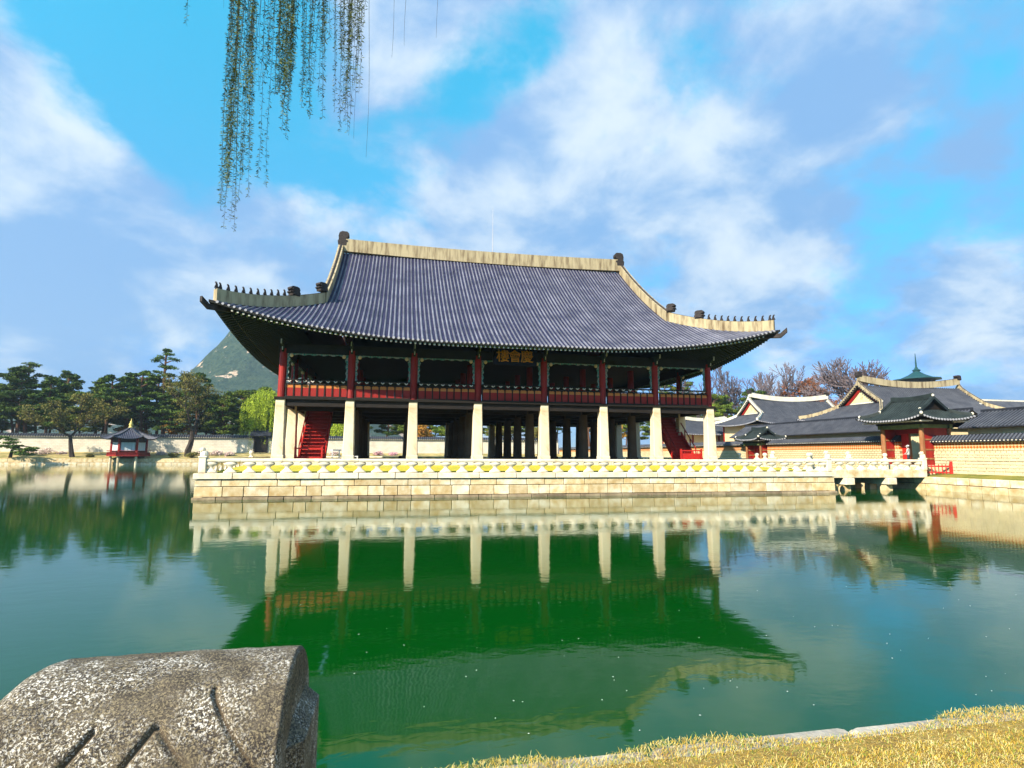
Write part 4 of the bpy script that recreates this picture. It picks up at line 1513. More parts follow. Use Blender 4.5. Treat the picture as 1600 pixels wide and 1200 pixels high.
mat('emblem', (0.42, 0.32, 0.16), (0.75, 0.62, 0.38), 9.0, 0.8, lo=0.45, hi=0.55)
tiled_building('palace_hall', 'large tiled hall with cream gable and sagging pale ridge behind the red gate', (59.8, 20.6, 1.4), 0, 12.0, 7.2, 8.2, 5.9, 10.75, 0.7, ridge_h=0.8, ridge_mats=('plaster_ridge', 'tile_far'))
tiled_building('palace_hall', 'tiled hall with white ridge and small cream gable before the bare trees', (63.6, 50, 1.4), 0, 11.8, 7.0, 8.4, 6.8, 11.6, 0.6, ridge_h=0.8)
tiled_building('palace_hall', 'low tiled roof with white ridge behind the shaded wall', (52.5, 62, 1.4), 0, 8.5, 5.0, 5.5, 5.4, 8.4, 0.4, ridge_h=0.6)
tiled_building('palace_hall', 'dark tiled roof with thin white ridge far right of the large hall', (112, 47, 1.4), 0, 24, 8.0, 20, 8.4, 12.4, 0.5, ridge_h=0.25, orn=False)


def corridor(label, y0, y1, x0, ze, zr, half, pent=False):
    t = thing('corridor', label, 'building', (x0, (y0 + y1) / 2, 1.4))
    m_ = MB()
    m_.add([(x0 - half, y0, ze), (x0 - half, y1, ze), (x0, y1, zr), (x0, y0, zr), (x0 + half, y0, ze), (x0 + half, y1, ze)],
           [(0, 3, 2, 1), (3, 4, 5, 2), (0, 1, 5, 4)])
    ro = part('roof', m_, 'tile_far', t)
    m_ = MB()
    y = y0 + 0.15
    while y < y1:
        for s_ in (-1, 1):
            m_.tube([(x0 + s_ * (half + 0.05), y, ze + 0.05), (x0, y, zr + 0.04)], 0.085, 6, 0)
        y += 0.34
    part('tile_rows', m_, 'tile_row_far', ro)['kind'] = 'stuff'
    m_ = MB(); m_.box(x0 - 0.16, x0 + 0.16, y0, y1, zr - 0.05, zr + 0.24); part('ridge', m_, 'tile_far', t)
    m_ = MB(); m_.box(x0 - half + 0.8, x0 + half - 0.8, y0 + 0.3, y1 - 0.3, 1.4, ze + 0.12); part('wall', m_, 'plaster_cream', t)
    return t


corridor('long dark tiled corridor roof above the wall between the red gates', 1.2, 38, 46.2, 5.5, 7.35, 3.1)
corridor('tiled corridor roof above the brick wall right of the red gate', -26, -0.2, 45.6, 5.4, 7.0, 3.0)


def red_gate(label, x, y, scale, person=True):
    t = thing('red_gate', label, 'gate', (x, y, 1.38))
    hw, hd, zf, zt = 2.05 * scale, 1.45 * scale, 1.75 + (0.3 if scale > 0.9 else 0.1), 1.38 + 4.3 * scale
    m_ = MB(); m_.cbox(x - hd - 0.5, x + hd + 0.5, y - hw - 0.4, y + hw + 0.4, 1.2, zf - 0.18, 0.03); part('plinth', m_, 'granite', t)
    m_ = MB(); m_.cbox(x - hd - 0.2, x + hd + 0.2, y - hw - 0.2, y + hw + 0.2, zf - 0.18, zf, 0.03); part('plinth_step', m_, 'granite_pale', t)
    for sx in (-1, 1):
        for sy in (-1, 1):
            m_ = MB(); m_.lathe([(0.24 * scale, zf - 0.02), (0.22 * scale, zf + 0.2), (0.19 * scale, zt)], x + sx * hd, y + sy * hw, 12); part('pillar', m_, 'wood_brown', t)
    for sy in (-1, 1):
        m_ = MB()
        yy = y + sy * hw
        m_.box(x - hd + 0.2, x + hd - 0.2, yy - 0.05, yy + 0.05, zf, zt - 0.3)
        w_ = part('side_wall', m_, 'wood_red', t)
        for zz in (zf + 0.5, zf + 1.3, zf + 2.2):
            m_ = MB(); m_.box(x - hd + 0.19, x + hd - 0.19, yy - 0.10, yy + 0.10, zz * scale + zf * (1 - scale), zz * scale + zf * (1 - scale) + 0.14); part('cross_bar', m_, 'wood_brown', w_)
    # door leaves: one folded open inside, one half open
    m_ = MB(); m_.box(x + 0.0, x + 0.09, y + hw * 0.35, y + hw - 0.2, zf + 0.1, zt - 0.7); d1 = part('door', m_, 'wood_red_bright', t)
    m_ = MB(); m_.box(x + 0.0, x + hd - 0.1, y - hw * 0.35, y - hw * 0.35 + 0.09, zf + 0.1, zt - 0.7); d2 = part('door', m_, 'wood_red', t)
    m_ = MB(); m_.box(x - 0.06, x + 0.12, y - hw + 0.2, y + hw - 0.2, zf, zf + 0.16); part('threshold', m_, 'wood_brown', t)
    for xx in (x - hd, x + hd):
        m_ = MB(); m_.box(xx - 0.13, xx + 0.13, y - hw - 0.3, y + hw + 0.3, zt - 0.35, zt); b_ = part('lintel', m_, 'beam_green', t)
    m_ = MB(); m_.box(x - 0.1, x + 0.1, y - hw, y + hw, zt - 0.75, zt - 0.35); part('door_head', m_, 'wood_red', t)
    for yy in (y - hw, y + hw):
        m_ = MB(); m_.box(x - hd - 0.4, x + hd + 0.4, yy - 0.13, yy + 0.13, zt - 0.33, zt - 0.01); part('tie_beam', m_, 'beam_green', t)
    m_ = MB(); m_.box(x - hd - 0.35, x + hd + 0.35, y - hw - 0.35, y + hw + 0.35, zt, zt + 0.45); part('eave_frame', m_, 'soffit', t)
    # roof: ridge along y
    rf = Roof(0, 0, 3.5 * scale, 2.85 * scale, 2.15 * scale, zt + 0.35 - 1.38, zt + 2.35 * scale - 1.38, 0.42 * scale, 0.12, 0.72, 0.3, 0.085)
    ro = bpy.data.objects.new('roof', rf.slab(0, 1, 0.12, 22, 8).mesh('roof', ('tile_green', 'soffit'))); COL.objects.link(ro)
    ro.parent = t; ro.rotation_euler = (0, 0, PI / 2)
    m_ = MB()
    n_ = int(2 * rf.Ex / rf.sp)
    for k in range(n_ + 1):
        for sy in (-1, 1):
            rf.row_main(m_, -n_ * rf.sp / 2 + k * rf.sp, sy, seg=6)
    n_ = int(2 * rf.Ey / rf.sp)
    for k in range(n_ + 1):
        for sx in (-1, 1):
            rf.row_side(m_, -n_ * rf.sp / 2 + k * rf.sp, sx)
    o = place('tile_rows', m_.mesh('tile_rows', ('tile_green', 'tile_end')), ro); o['kind'] = 'stuff'
    for nm, pth, w_, h_ in [('main_ridge', rf.ridge_path(10, 0.15), 0.34, 0.34)] + \
            [('descending_ridge', rf.desc_path(sx, sy, 6), 0.28, 0.22) for sx in (-1, 1) for sy in (-1, 1)] + \
            [('hip_ridge', rf.hip_path(sx, sy, 6)[1:], 0.26, 0.22) for sx in (-1, 1) for sy in (-1, 1)]:
        m_ = MB(); m_.strip(pth, w_, h_); m_.tube([(a, b, c + h_) for a, b, c in pth], 0.07, 6)
        o = place(nm, m_.mesh(nm, ('tile_green',)), ro)
        e = pth[0]
        m_ = MB(); m_.lathe([(0.05, e[2] + 0.02), (0.12, e[2] + 0.10), (0.12, e[2] + 0.22), (0.05, e[2] + 0.30)], e[0], e[1], 7)
        place('lime_plug', m_.mesh('lime_plug', ('plaster_white',)), o)
    for sx in (-1, 1):
        m_ = MB()
        zb = rf.h(rf.Ex - rf.G, 50)
        yw = rf.Ey - (rf.Ex - rf.G)
        m_.prism_x([(-yw, zb), (yw, zb), (0, rf.zr - 0.1)], sx * (rf.G - 0.3) - 0.05, sx * (rf.G - 0.3) + 0.05)
        place('gable_wall', m_.mesh('gable_wall', ('wood_dark',)), ro)
    m_ = MB()
    for k in range(16):
        yy = y - 3.1 * scale + 6.2 * scale * k / 15
        for sx in (-1, 1):
            m_.box(x + sx * 1.3 * scale, x + sx * 2.62 * scale, yy - 0.05, yy + 0.05, zt + 0.2, zt + 0.3)
    o = part('rafters', m_, 'rafter_end_white', t); o['kind'] = 'stuff'
    return t


mat('wood_brown', (0.36, 0.17, 0.07), (0.22, 0.08, 0.03), 2.5, 0.7, 0.5, 10, stretch=(2, 2, 0.25))
mat('beam_green', (0.16, 0.20, 0.07), (0.10, 0.13, 0.05), 2.0, 0.7)
red_gate('weathered red wooden gate with green tiled roof at the end of the bridge', 38.45, 0.45, 1.0)
red_gate('small red gate in the wall before the hall with a white ridge', 38.45, 23.4, 0.72)
rb = thing('barrier', 'low red slatted barrier beside the gate at the wall foot', 'barrier', (37.2, -2.6, 1.3))
mb = MB()
for k in range(8):
    mb = MB(); mb.box(-0.9 + k * 0.26 - 0.03, -0.9 + k * 0.26 + 0.03, -0.03, 0.03, 0, 0.85)
    part('picket', mb, 'wood_red_bright', rb, local=True)
mb = MB(); mb.box(-1.0, 1.0, -0.04, 0.04, 0.62, 0.74); mb.box(-1.0, 1.0, -0.04, 0.04, 0.1, 0.2); part('rails', mb, 'wood_red_bright', rb, local=True)
for s_ in (-1.04, 1.04):
    mb = MB(); mb.box(s_ - 0.09, s_ + 0.09, -0.09, 0.09, 0, 1.1); part('post', mb, 'wood_red_bright', rb, local=True)
rb.rotation_euler = (0, 0, R(-35))
# small door in the far wall
dg_ = thing('wall_gate', 'small black-roofed doorway set in the far pale wall', 'gate', (-44.0, 118, 2.7))
for s_ in (-1.55, 1.55):
    mb = MB(); mb.box(s_ - 0.2, s_ + 0.2, -0.6, 0.6, -0.3, 4.6); part('pillar', mb, 'wood_dark', dg_, local=True)
mb = MB(); mb.box(-1.35, 1.35, -0.05, 0.05, -0.2, 4.6); part('door', mb, 'wood_dark', dg_, local=True)
mb = MB(); mb.prism_x([(-1.5, 4.6), (1.5, 4.6), (1.5, 4.8), (0.2, 5.9), (-0.2, 5.9), (-1.5, 4.8)], -2.6, 2.6); part('roof', mb, 'tile_far', dg_, local=True)
mb = MB(); mb.strip([(-2.7, 0, 5.85), (0, 0, 5.7), (2.7, 0, 5.85)], 0.35, 0.4); part('ridge', mb, 'tile_far', dg_, local=True)

# distant pagoda roof with a spire
pg = thing('pagoda', 'distant teal pagoda roof with a needle spire above the hall ridge', 'pagoda', (201.5, 150, 3))
mb = MB(); mb.lathe([(5.2, 0), (5.0, 29.6)], 0, 0, 8); part('tower', mb, 'copper_green', pg, local=True)
mb = MB(); mb.lathe([(8.9, 30.9), (8.6, 31.25), (5.8, 31.7), (3.2, 32.9), (1.2, 34.3), (0.9, 34.9)], 0, 0, 8, ph=0.3); part('roof', mb, 'copper_green', pg, local=True)
mb = MB(); mb.lathe([(1.3, 34.5), (1.5, 35.0), (0.7, 35.6), (0.35, 36.5), (0.30, 38), (0.1, 42)], 0, 0, 8); part('spire', mb, 'copper_green', pg, local=True)
mb = MB(); mb.lathe([(5.6, 29.4), (6.4, 30.9)], 0, 0, 8); part('eave_ring', mb, 'soffit', pg, local=True)

# hexagonal pavilion on the far shore
HX, HY = -71.5, 108.4
hxp = thing('hexagonal_pavilion', 'small hexagonal pavilion on stone posts at the far water edge', 'pavilion', (HX, HY, 0))
ph = R(18)


def hexpt(r, k, z):
    return (r * math.cos(ph + k * PI / 3), r * math.sin(ph + k * PI / 3), z)


for k in range(6):
    a = hexpt(3.5, k, 0)
    mb = MB(); mb.lathe([(0.34, -1.2), (0.27, 0.4), (0.27, 2.0)], a[0], a[1], 8); part('stone_post', mb, 'granite', hxp, local=True)
    mb = MB(); mb.box(a[0] - 0.2, a[0] + 0.2, a[1] - 0.2, a[1] + 0.2, 2.3, 6.2); part('pillar', mb, 'wood_red', hxp, local=True)
mb = MB(); mb.lathe([(4.4, 2.0), (4.4, 2.35)], 0, 0, 6, ph=ph); part('deck', mb, 'wood_red', hxp, local=True)
for k in range(6):
    a, b = Vector(hexpt(3.45, k, 0)), Vector(hexpt(3.45, k + 1, 0))
    d = (b - a).normalized(); nrm_ = Vector((d.y, -d.x, 0))
    for z0, z1 in ((5.3, 6.25), (2.35, 3.2)):
        mb = MB()
        mb.add([(a.x, a.y, z0), (b.x, b.y, z0), (b.x, b.y, z1), (a.x, a.y, z1)], [(0, 1, 2, 3)])
        sw = part('side_panel', mb, 'wood_dark', hxp, local=True)
    for j in range(4):
        p, q = a.lerp(b, 0.1 + j * 0.205), a.lerp(b, 0.1 + (j + 0.88) * 0.205)
        mb = MB(); n2 = nrm_ * 0.03
        mb.add([(p.x, p.y, 3.25), (q.x, q.y, 3.25), (q.x, q.y, 5.25), (p.x, p.y, 5.25)], [(0, 1, 2, 3)])
        part('paper_window', mb, 'paper_window', sw, local=True)
    a2, b2 = Vector(hexpt(4.35, k, 0)), Vector(hexpt(4.35, k + 1, 0))
    mb = MB(); mb.tube([(a2.x, a2.y, 3.25), (b2.x, b2.y, 3.25)], 0.09, 6)
    mb.add([(a2.x, a2.y, 2.35), (b2.x, b2.y, 2.35), (b2.x, b2.y, 2.95), (a2.x, a2.y, 2.95)], [(0, 1, 2, 3), (3, 2, 1, 0)])
    part('railing', mb, 'wood_red', hxp, local=True)
mb = MB()
vs, fs = [], []
NR = 8
for k in range(6):
    for i in range(NR + 1):
        u = i / NR
        for j in range(NR + 1):
            w = j / NR
            r0 = 5.75 * (1 - u) + 0.25 * u
            p, q = Vector(hexpt(r0, k, 0)), Vector(hexpt(r0, k + 1, 0))
            s_ = p.lerp(q, w)
            z = 6.05 + 2.75 * (0.55 * u + 0.45 * u * u) + 0.55 * (abs(2 * w - 1) ** 2.5) * (1 - u) ** 2
            vs.append((s_.x, s_.y, z))
    o_ = k * (NR + 1) ** 2
    for i in range(NR):
        for j in range(NR):
            a = o_ + i * (NR + 1) + j
            fs.append((a, a + 1, a + NR + 2, a + NR + 1))
mb.add(vs, fs); mb.add([(x, y, z - 0.15) for x, y, z in vs], [f[::-1] for f in fs], 1)
hroof = part('roof', mb, ('tile', 'soffit'), hxp, local=True)
for k in range(6):
    mb = MB()
    pts = []
    for i in range(9):
        u = i / 8
        r0 = 5.85 * (1 - u) + 0.25 * u
        x, y, _ = hexpt(r0, k, 0)
        pts.append((x, y, 6.05 + 2.75 * (0.55 * u + 0.45 * u * u) + 0.55 * (1 - u) ** 2))
    mb.strip(pts, 0.32, 0.26); part('hip_ridge', mb, 'tile_row_far', hroof, local=True)
mb = MB()
for k in range(6):
    for j in range(1, 16):
        w = j / 16
        pts = []
        umax = 1 - abs(2 * w - 1) ** 1 * 0.97
        for i in range(5):
            u = umax * 0.96 * i / 4
            r0 = 5.78 * (1 - u) + 0.25 * u
            # keep rows parallel: shift w toward centre
            ww = 0.5 + (w - 0.5) * (5.78 / max(r0, 0.3))
            ww = min(max(ww, 0), 1)
            s_ = Vector(hexpt(r0, k, 0)).lerp(Vector(hexpt(r0, k + 1, 0)), ww)
            pts.append((s_.x, s_.y, 6.09 + 2.75 * (0.55 * u + 0.45 * u * u) + 0.55 * (abs(2 * ww - 1) ** 2.5) * (1 - u) ** 2))
        mb.tube(pts, 0.09, 5)
part('tile_rows', mb, 'tile_row', hroof, local=True)['kind'] = 'stuff'
mb = MB(); mb.lathe([(0.45, 8.6), (0.55, 8.95), (0.30, 9.1), (0.42, 9.4), (0.5, 9.65), (0.25, 9.95), (0.30, 10.2), (0.1, 10.5), (0.04, 11.0)], 0, 0, 10); part('finial', mb, 'gold_metal', hxp, smooth=True, local=True)


# ------------------------------------------------------------------ trees
def leaf_quads(rng, centers, radii, counts, size, aspect=0.5, flat=0.0):
    """leaf-sized quads spread through ellipsoids"""
    V, F = [], []
    off = 0
    for c, r, n in zip(centers, radii, counts):
        n = int(n)
        d = rng.normal(size=(n, 3)); d /= np.linalg.norm(d, axis=1)[:, None]
        rad = rng.random(n) ** 0.45
        P = np.array(c) + d * rad[:, None] * np.array(r)
        a = rng.normal(size=(n, 3)); a[:, 2] *= (1 - flat); a /= np.linalg.norm(a, axis=1)[:, None]
        b = rng.normal(size=(n, 3)); b[:, 2] *= (1 - flat * 0.7)
        b -= (b * a).sum(1)[:, None] * a
        b /= np.linalg.norm(b, axis=1)[:, None]
        s = size * rng.uniform(0.6, 1.3, n)[:, None]
        a = a * s; b = b * s * aspect
        q = np.stack([P - a - b * 0.4, P - b, P + a, P + b], 1).reshape(-1, 3)
        V.append(q)
        F.append(off + np.arange(n * 4).reshape(n, 4)); off += n * 4
    return np.concatenate(V), np.concatenate(F)


def pine_parts(seed, h, spread, npads, leafmat='pine_leaf', bare=0.42, lean=0.06, dens=1.0):
    rng = np.random.default_rng(seed); r_ = random.Random(seed)
    m_ = MB()
    ax, ay = r_.uniform(-lean, lean), r_.uniform(-lean, lean)
    pts = [(ax * h * (k / 8) + 0.25 * math.sin(k * 0.9 + seed), ay * h * (k / 8) + 0.2 * math.cos(k * 1.1 + seed), h * 0.97 * k / 8) for k in range(9)]
    m_.tube(pts, [0.34 * (1 - 0.09 * k) * h / 16 + 0.03 for k in range(9)], 7)

    def tr(u):
        f = u * 8; i = min(int(f), 7); return Vector(pts[i]).lerp(Vector(pts[i + 1]), f - i)
    C_, R_, N_ = [], [], []
    for k in range(npads):
        u = bare + (1 - bare) * (k + 0.5) / npads
        ang = k * 2.4 + r_.uniform(-0.6, 0.6)
        rel = (1 - u) / (1 - bare)
        dist = spread * (0.30 + 0.75 * rel ** 0.7) * r_.uniform(0.45, 1.0)
        if k >= npads - 2:
            dist *= 0.25
        b = tr(min(u, 0.98))
        c = b + Vector((math.cos(ang) * dist, math.sin(ang) * dist, dist * 0.12 + 0.25))
        m_.tube([tuple(b - Vector((0, 0, 0.3))), tuple(b.lerp(c, 0.5) + Vector((0, 0, -0.1))), tuple(c)], [0.12 * h / 16, 0.08 * h / 16, 0.03], 5)
        pr_ = spread * r_.uniform(0.34, 0.52) * (0.65 + 0.5 * rel)
        for q in range(3):
            oo = Vector((r_.uniform(-1, 1) * pr_ * 0.6, r_.uniform(-1, 1) * pr_ * 0.6, r_.uniform(-0.25, 0.3)))
            C_.append(tuple(c + oo)); R_.append((pr_ * r_.uniform(0.55, 0.85), pr_ * r_.uniform(0.55, 0.85), 0.22 + pr_ * 0.13)); N_.append(95 * dens * (pr_ / 1.8) ** 1.5 + 25)
    V, F = leaf_quads(rng, C_, R_, N_, 0.30, 0.38, 0.55)
    return m_.mesh('trunk', ('bark_pine',)), fast_mesh('crown', V, F, (leafmat,))


def bare_parts(seed, h, levels=5, spread=0.75, barkmat='bark_grey', r0=0.34, droop=0.0, lean=(0, 0), fork=0.3, nchild=(2, 3), tw=0.018):
    r_ = random.Random(seed)
    m_ = MB()
    tips = []

    def grow(p, d, L, r, lv):
        n_ = 4
        pts, rad = [p.copy()], [r]
        q = p.copy(); dd = d.copy()
        for k in range(n_):
            dd = (dd + Vector((r_.gauss(0, 0.13), r_.gauss(0, 0.13), r_.gauss(0, 0.08) + (0.05 - droop) * (lv > 0)))).normalized()
            q = q + dd * (L / n_)
            pts.append(q.copy()); rad.append(max(r * (1 - 0.42 * (k + 1) / n_), tw))
        m_.tube(pts, rad, 6 if lv < 2 else (4 if lv < 3 else 3), 0 if lv < 2 else 1, cap=lv == 0)
        if lv >= levels:
            tips.append(q.copy()); return
        k_ = r_.randint(*nchild)
        for i in range(k_):
            ang = 2 * PI * i / k_ + r_.uniform(-0.6, 0.6)
            tilt = spread * r_.uniform(0.5, 1.1)
            side = dd.cross(Vector((math.cos(ang), math.sin(ang), 0.2))).normalized()
            nd = Quaternion(side, tilt) @ dd
            grow(pts[-1], nd, L * r_.uniform(0.62, 0.86), max(rad[-1] * 0.8, tw), lv + 1)
        for k in (1, 2, 3):
            if lv >= 1 and r_.random() < 0.75:
                side = dd.cross(Vector((r_.uniform(-1, 1), r_.uniform(-1, 1), 0.3))).normalized()
                nd = Quaternion(side, spread * r_.uniform(0.7, 1.3)) @ dd
                grow(pts[k], nd, L * r_.uniform(0.4, 0.62), max(rad[k] * 0.5, tw), min(levels, lv + 2))
    d0 = Vector((lean[0], lean[1], 1)).normalized()
    grow(Vector((0, 0, -0.2)), d0, h * fork, r0, 0)
    # scale to height
    zmax = max(v[2] for v in m_.v)
    k = h / zmax
    m_.v = [(x * k, y * k, z * k) for x, y, z in m_.v]
    tips = [t_ * k for t_ in tips]
    return m_, tips


def tree(name, label, loc, parts_, group=None, rotz=0.0, scale=1.0):
    t = thing(name, label, 'tree', loc, rotz, group)
    t.scale = (scale,) * 3
    for nm, me in parts_:
        place(nm, me, t)
    return t


PINES = [pine_parts(11, 17, 4.6, 20, dens=1.5), pine_parts(12, 19, 5.0, 22, dens=1.5), pine_parts(13, 15, 4.8, 19, 'pine_leaf_light', dens=1.5), pine_parts(14, 18, 4.3, 22, 'pine_leaf', 0.3, dens=1.5),
         pine_parts(15, 16, 5.2, 20, 'pine_leaf_light', 0.32, dens=1.5)]
pr_rng = random.Random(21)
GP = 'layered pines beyond the far pale wall'
for k in range(46):
    x = -146 + k * 2.35 + pr_rng.uniform(-1.2, 1.2)
    y = 122.5 + (k % 3) * 6.5 + pr_rng.uniform(-1.5, 1.5)
    s_ = pr_rng.uniform(0.9, 1.2)
    vi = pr_rng.randrange(5)
    tr_, cr_ = PINES[vi]
    tree('pine_tree', ('bright green' if vi in (2, 4) else 'dark green') + ' layered pine standing beyond the far pale wall', (x, y, 2.9), (('trunk', tr_), ('crown', cr_)), GP, pr_rng.uniform(0, 6.28), s_)
tp = pine_parts(31, 29, 4.6, 13, 'pine_leaf', 0.62, 0.02, 0.55)
tree('pine_tree', 'tallest slender pine rising over the far pine row beside the mountain', (-70.5, 125, 3), (('trunk', tp[0]), ('crown', tp[1])))
tp = pine_parts(32, 23.5, 6.4, 12, 'pine_leaf', 0.5, 0.03, 0.8)
tree('pine_tree', 'flat-topped pine standing above the far row with broad open tiers', (-103, 125.5, 3), (('trunk', tp[0]), ('crown', tp[1])))
tp = pine_parts(33, 22, 5.0, 13, 'pine_leaf', 0.5, 0.05, 0.8)
tree('pine_tree', 'wide pine beside the flat-topped one above the far wall', (-96, 128, 3), (('trunk', tp[0]), ('crown', tp[1])))
# pines seen through and right of the pavilion
for k in range(24):
    x = -30 + k * 5.6 + pr_rng.uniform(-2, 2)
    tr_, cr_ = PINES[pr_rng.randrange(5)]
    tree('pine_tree', 'pine behind the pavilion glimpsed between its columns', (x, 126 + pr_rng.uniform(0, 9), 3), (('trunk', tr_), ('crown', cr_)), 'pines glimpsed between the pavilion columns', pr_rng.uniform(0, 6), pr_rng.uniform(0.75, 1.0))
for k, (x, y, s_, v_) in enumerate(((74, 112, 1.28, 1), (81, 106, 1.18, 4), (86, 110, 1.22, 2), (90, 100, 1.05, 1), (97, 110, 1.05, 3), (69, 105, 1.0, 4), (104, 112, 0.95, 2), (78, 100, 1.0, 2))):
    tr_, cr_ = PINES[v_]
    tree('pine_tree', 'bushy green pine behind the white-ridged hall', (x, y, 2), (('trunk', tr_), ('crown', cr_)), 'pines behind the white-ridged hall', k * 1.3, s_)


def small_leaf_tree(seed, h, leafmat, barkmat, n, lsz, **kw):
    m_, tips = bare_parts(seed, h, barkmat=barkmat, **kw)
    rng = np.random.default_rng(seed)
    V, F = leaf_quads(rng, [tuple(t_) for t_ in tips], [(0.9, 0.9, 0.6)] * len(tips), [n] * len(tips), lsz, 0.5)
    m_.m = [0] * len(m_.m)
    return (('trunk', m_.mesh('trunk', (barkmat,))), ('crown', fast_mesh('crown', V, F, (leafmat,))))


def bare_tree(seed, h, label, loc, group=None, rot=0, **kw):
    m_, tips = bare_parts(seed, h, **kw)
    t = thing('bare_tree', label, 'tree', loc, rot, group)
    # trunk and limbs below, twig crown above
    bm_ = kw.get('barkmat', 'bark_grey')
    for nm, k in (('trunk', 0), ('crown', 1)):
        q = MB(); q.v = m_.v
        used = {}
        q2 = MB()
        for f, mi in zip(m_.f, m_.m):
            if mi == k:
                q2.f.append(tuple(used.setdefault(i, len(used)) for i in f)); q2.m.append(0)
        q2.v = [m_.v[i] for i in used]
        place(nm, q2.mesh(nm, (bm_,)), t)
    return t


tree('old_tree', 'dark crooked old tree with olive twigs at the far shore beside the doorway', (-59.6, 111.5, 1.9),
     small_leaf_tree(41, 20.5, 'olive_leaf', 'bark_dark', 16, 0.20, levels=5, spread=0.62, r0=0.75, fork=0.30, lean=(0.08, 0), tw=0.04), None, 0.4)
tree('old_tree', 'leaning dark tree with broad olive crown beside the hexagonal pavilion', (-84.2, 110.2, 1.6),
     small_leaf_tree(42, 15.0, 'olive_leaf', 'bark_dark', 22, 0.22, levels=5, spread=0.85, r0=0.62, fork=0.36, lean=(-0.20, 0), tw=0.04))
bare_tree(51, 31, 'tall bare grey tree beside the pavilion eave behind the pines', (93, 114, 2), None, 0.5, levels=6, spread=0.44, r0=0.55, fork=0.24, tw=0.05, nchild=(2, 3))
bare_tree(52, 30, 'round-crowned bare grey tree above the white-ridged hall', (107, 112, 2), None, 1.5, levels=6, spread=0.48, r0=0.55, fork=0.22, tw=0.05, nchild=(2, 3))
bare_tree(55, 25, 'slim bare tree between the two tall bare trees', (100, 118, 2), None, 2.5, levels=6, spread=0.44, r0=0.45, fork=0.22, tw=0.05, nchild=(2, 3))
bare_tree(58, 23, 'spreading bare tree with crooked limbs behind the large hall', (94, 60, 1.5), None, 0, levels=6, spread=0.62, r0=0.7, fork=0.26, droop=0.02, tw=0.055, nchild=(3, 3))
bare_tree(56, 19, 'small bare purple-grey tree beside the rust-brown trees', (86, 64, 1.5), None, 0, levels=5, spread=0.7, r0=0.4, fork=0.28, droop=0.03, tw=0.045, nchild=(2, 3))
bare_tree(57, 22, 'bare tree seen through the upper storey at the pavilion end', (62, 100, 2), None, 0, levels=5, spread=0.6, r0=0.45, fork=0.28, tw=0.07)
tree('rust_tree', 'rust-brown leafy tree between the two halls', (118, 108, 2), small_leaf_tree(61, 25, 'rust_leaf', 'bark_grey', 34, 0.30, levels=5, spread=0.7, r0=0.5, fork=0.2, tw=0.03))
tree('rust_tree', 'smaller rust-brown tree beside the large hall gable', (127, 106, 2), small_leaf_tree(62, 20, 'rust_leaf', 'bark_grey', 34, 0.30, levels=5, spread=0.75, r0=0.5, fork=0.2, tw=0.03))
tree('rust_tree', 'brown tree low behind the white ridge', (110, 102, 2), small_leaf_tree(63, 17, 'rust_leaf', 'bark_grey', 30, 0.30, levels=5, spread=0.75, r0=0.5, fork=0.2, tw=0.03))
for k, (x, y, h_, lm, lab) in enumerate(((-66, 124, 8, 'orange_leaf', 'small orange-leaved tree behind the far wall left of the dark old tree'), (-78, 125, 7, 'orange_leaf', 'orange-leaved tree behind the hexagonal pavilion'),
                                         (-3, 123, 8.5, 'orange_leaf', 'orange-leaved tree glimpsed under the middle bays'), (22, 122, 8.5, 'olive_leaf', 'olive-leaved tree glimpsed under the middle bays'),
                                         (45, 104, 10, 'orange_leaf', 'orange-leaved tree glimpsed beside the right staircase'), (34, 121, 9, 'olive_leaf', 'olive-leaved tree glimpsed near the right staircase'))):
    tree('small_tree', lab, (x, y, 2.8), small_leaf_tree(70 + k, h_, lm, 'bark_dark', 26, 0.24, levels=4, spread=0.75, r0=0.2, fork=0.25, tw=0.03))


def weeping_parts(seed, h, rad, leafmat, nstr=230):
    rng = np.random.default_rng(seed); r_ = random.Random(seed)
    m_ = MB()
    m_.tube([(0, 0, -0.3), (0.2, 0, h * 0.3), (0, 0.2, h * 0.6)], [0.55, 0.42, 0.25], 7)
    for k in range(9):
        a = k * 0.7
        m_.tube([(0, 0.1, h * 0.5), (rad * 0.35 * math.cos(a), rad * 0.35 * math.sin(a), h * 0.8), (rad * 0.7 * math.cos(a), rad * 0.7 * math.sin(a), h * 0.88)], [0.2, 0.12, 0.05], 5)
    P = []
    for k in range(nstr):
        a, q = r_.uniform(0, 2 * PI), rad * math.sqrt(r_.random())
        zt_ = h * (1.0 - 0.32 * (q / rad) ** 2) * r_.uniform(0.9, 1.03)
        L_ = h * r_.uniform(0.25, 0.7) * (0.5 + 0.5 * q / rad)
        n = int(L_ / 0.16)
        zz = zt_ - np.arange(n) * 0.16
        P.append(np.stack([q * math.cos(a) + rng.normal(0, 0.12, n), q * math.sin(a) + rng.normal(0, 0.12, n), zz], 1))
    P = np.concatenate(P); n = len(P)
    a = rng.normal(size=(n, 3)) * np.array([0.4, 0.4, 1]); a /= np.linalg.norm(a, axis=1)[:, None]
    b = np.cross(a, rng.normal(size=(n, 3))); b /= np.linalg.norm(b, axis=1)[:, None]
    s = rng.uniform(0.14, 0.26, n)[:, None]
    V = np.stack([P - a * s, P - b * s * 0.35, P + a * s, P + b * s * 0.35], 1).reshape(-1, 3)
    return m_.mesh('trunk', ('bark_dark',)), fast_mesh('crown', V, np.arange(n * 4).reshape(n, 4), (leafmat,))


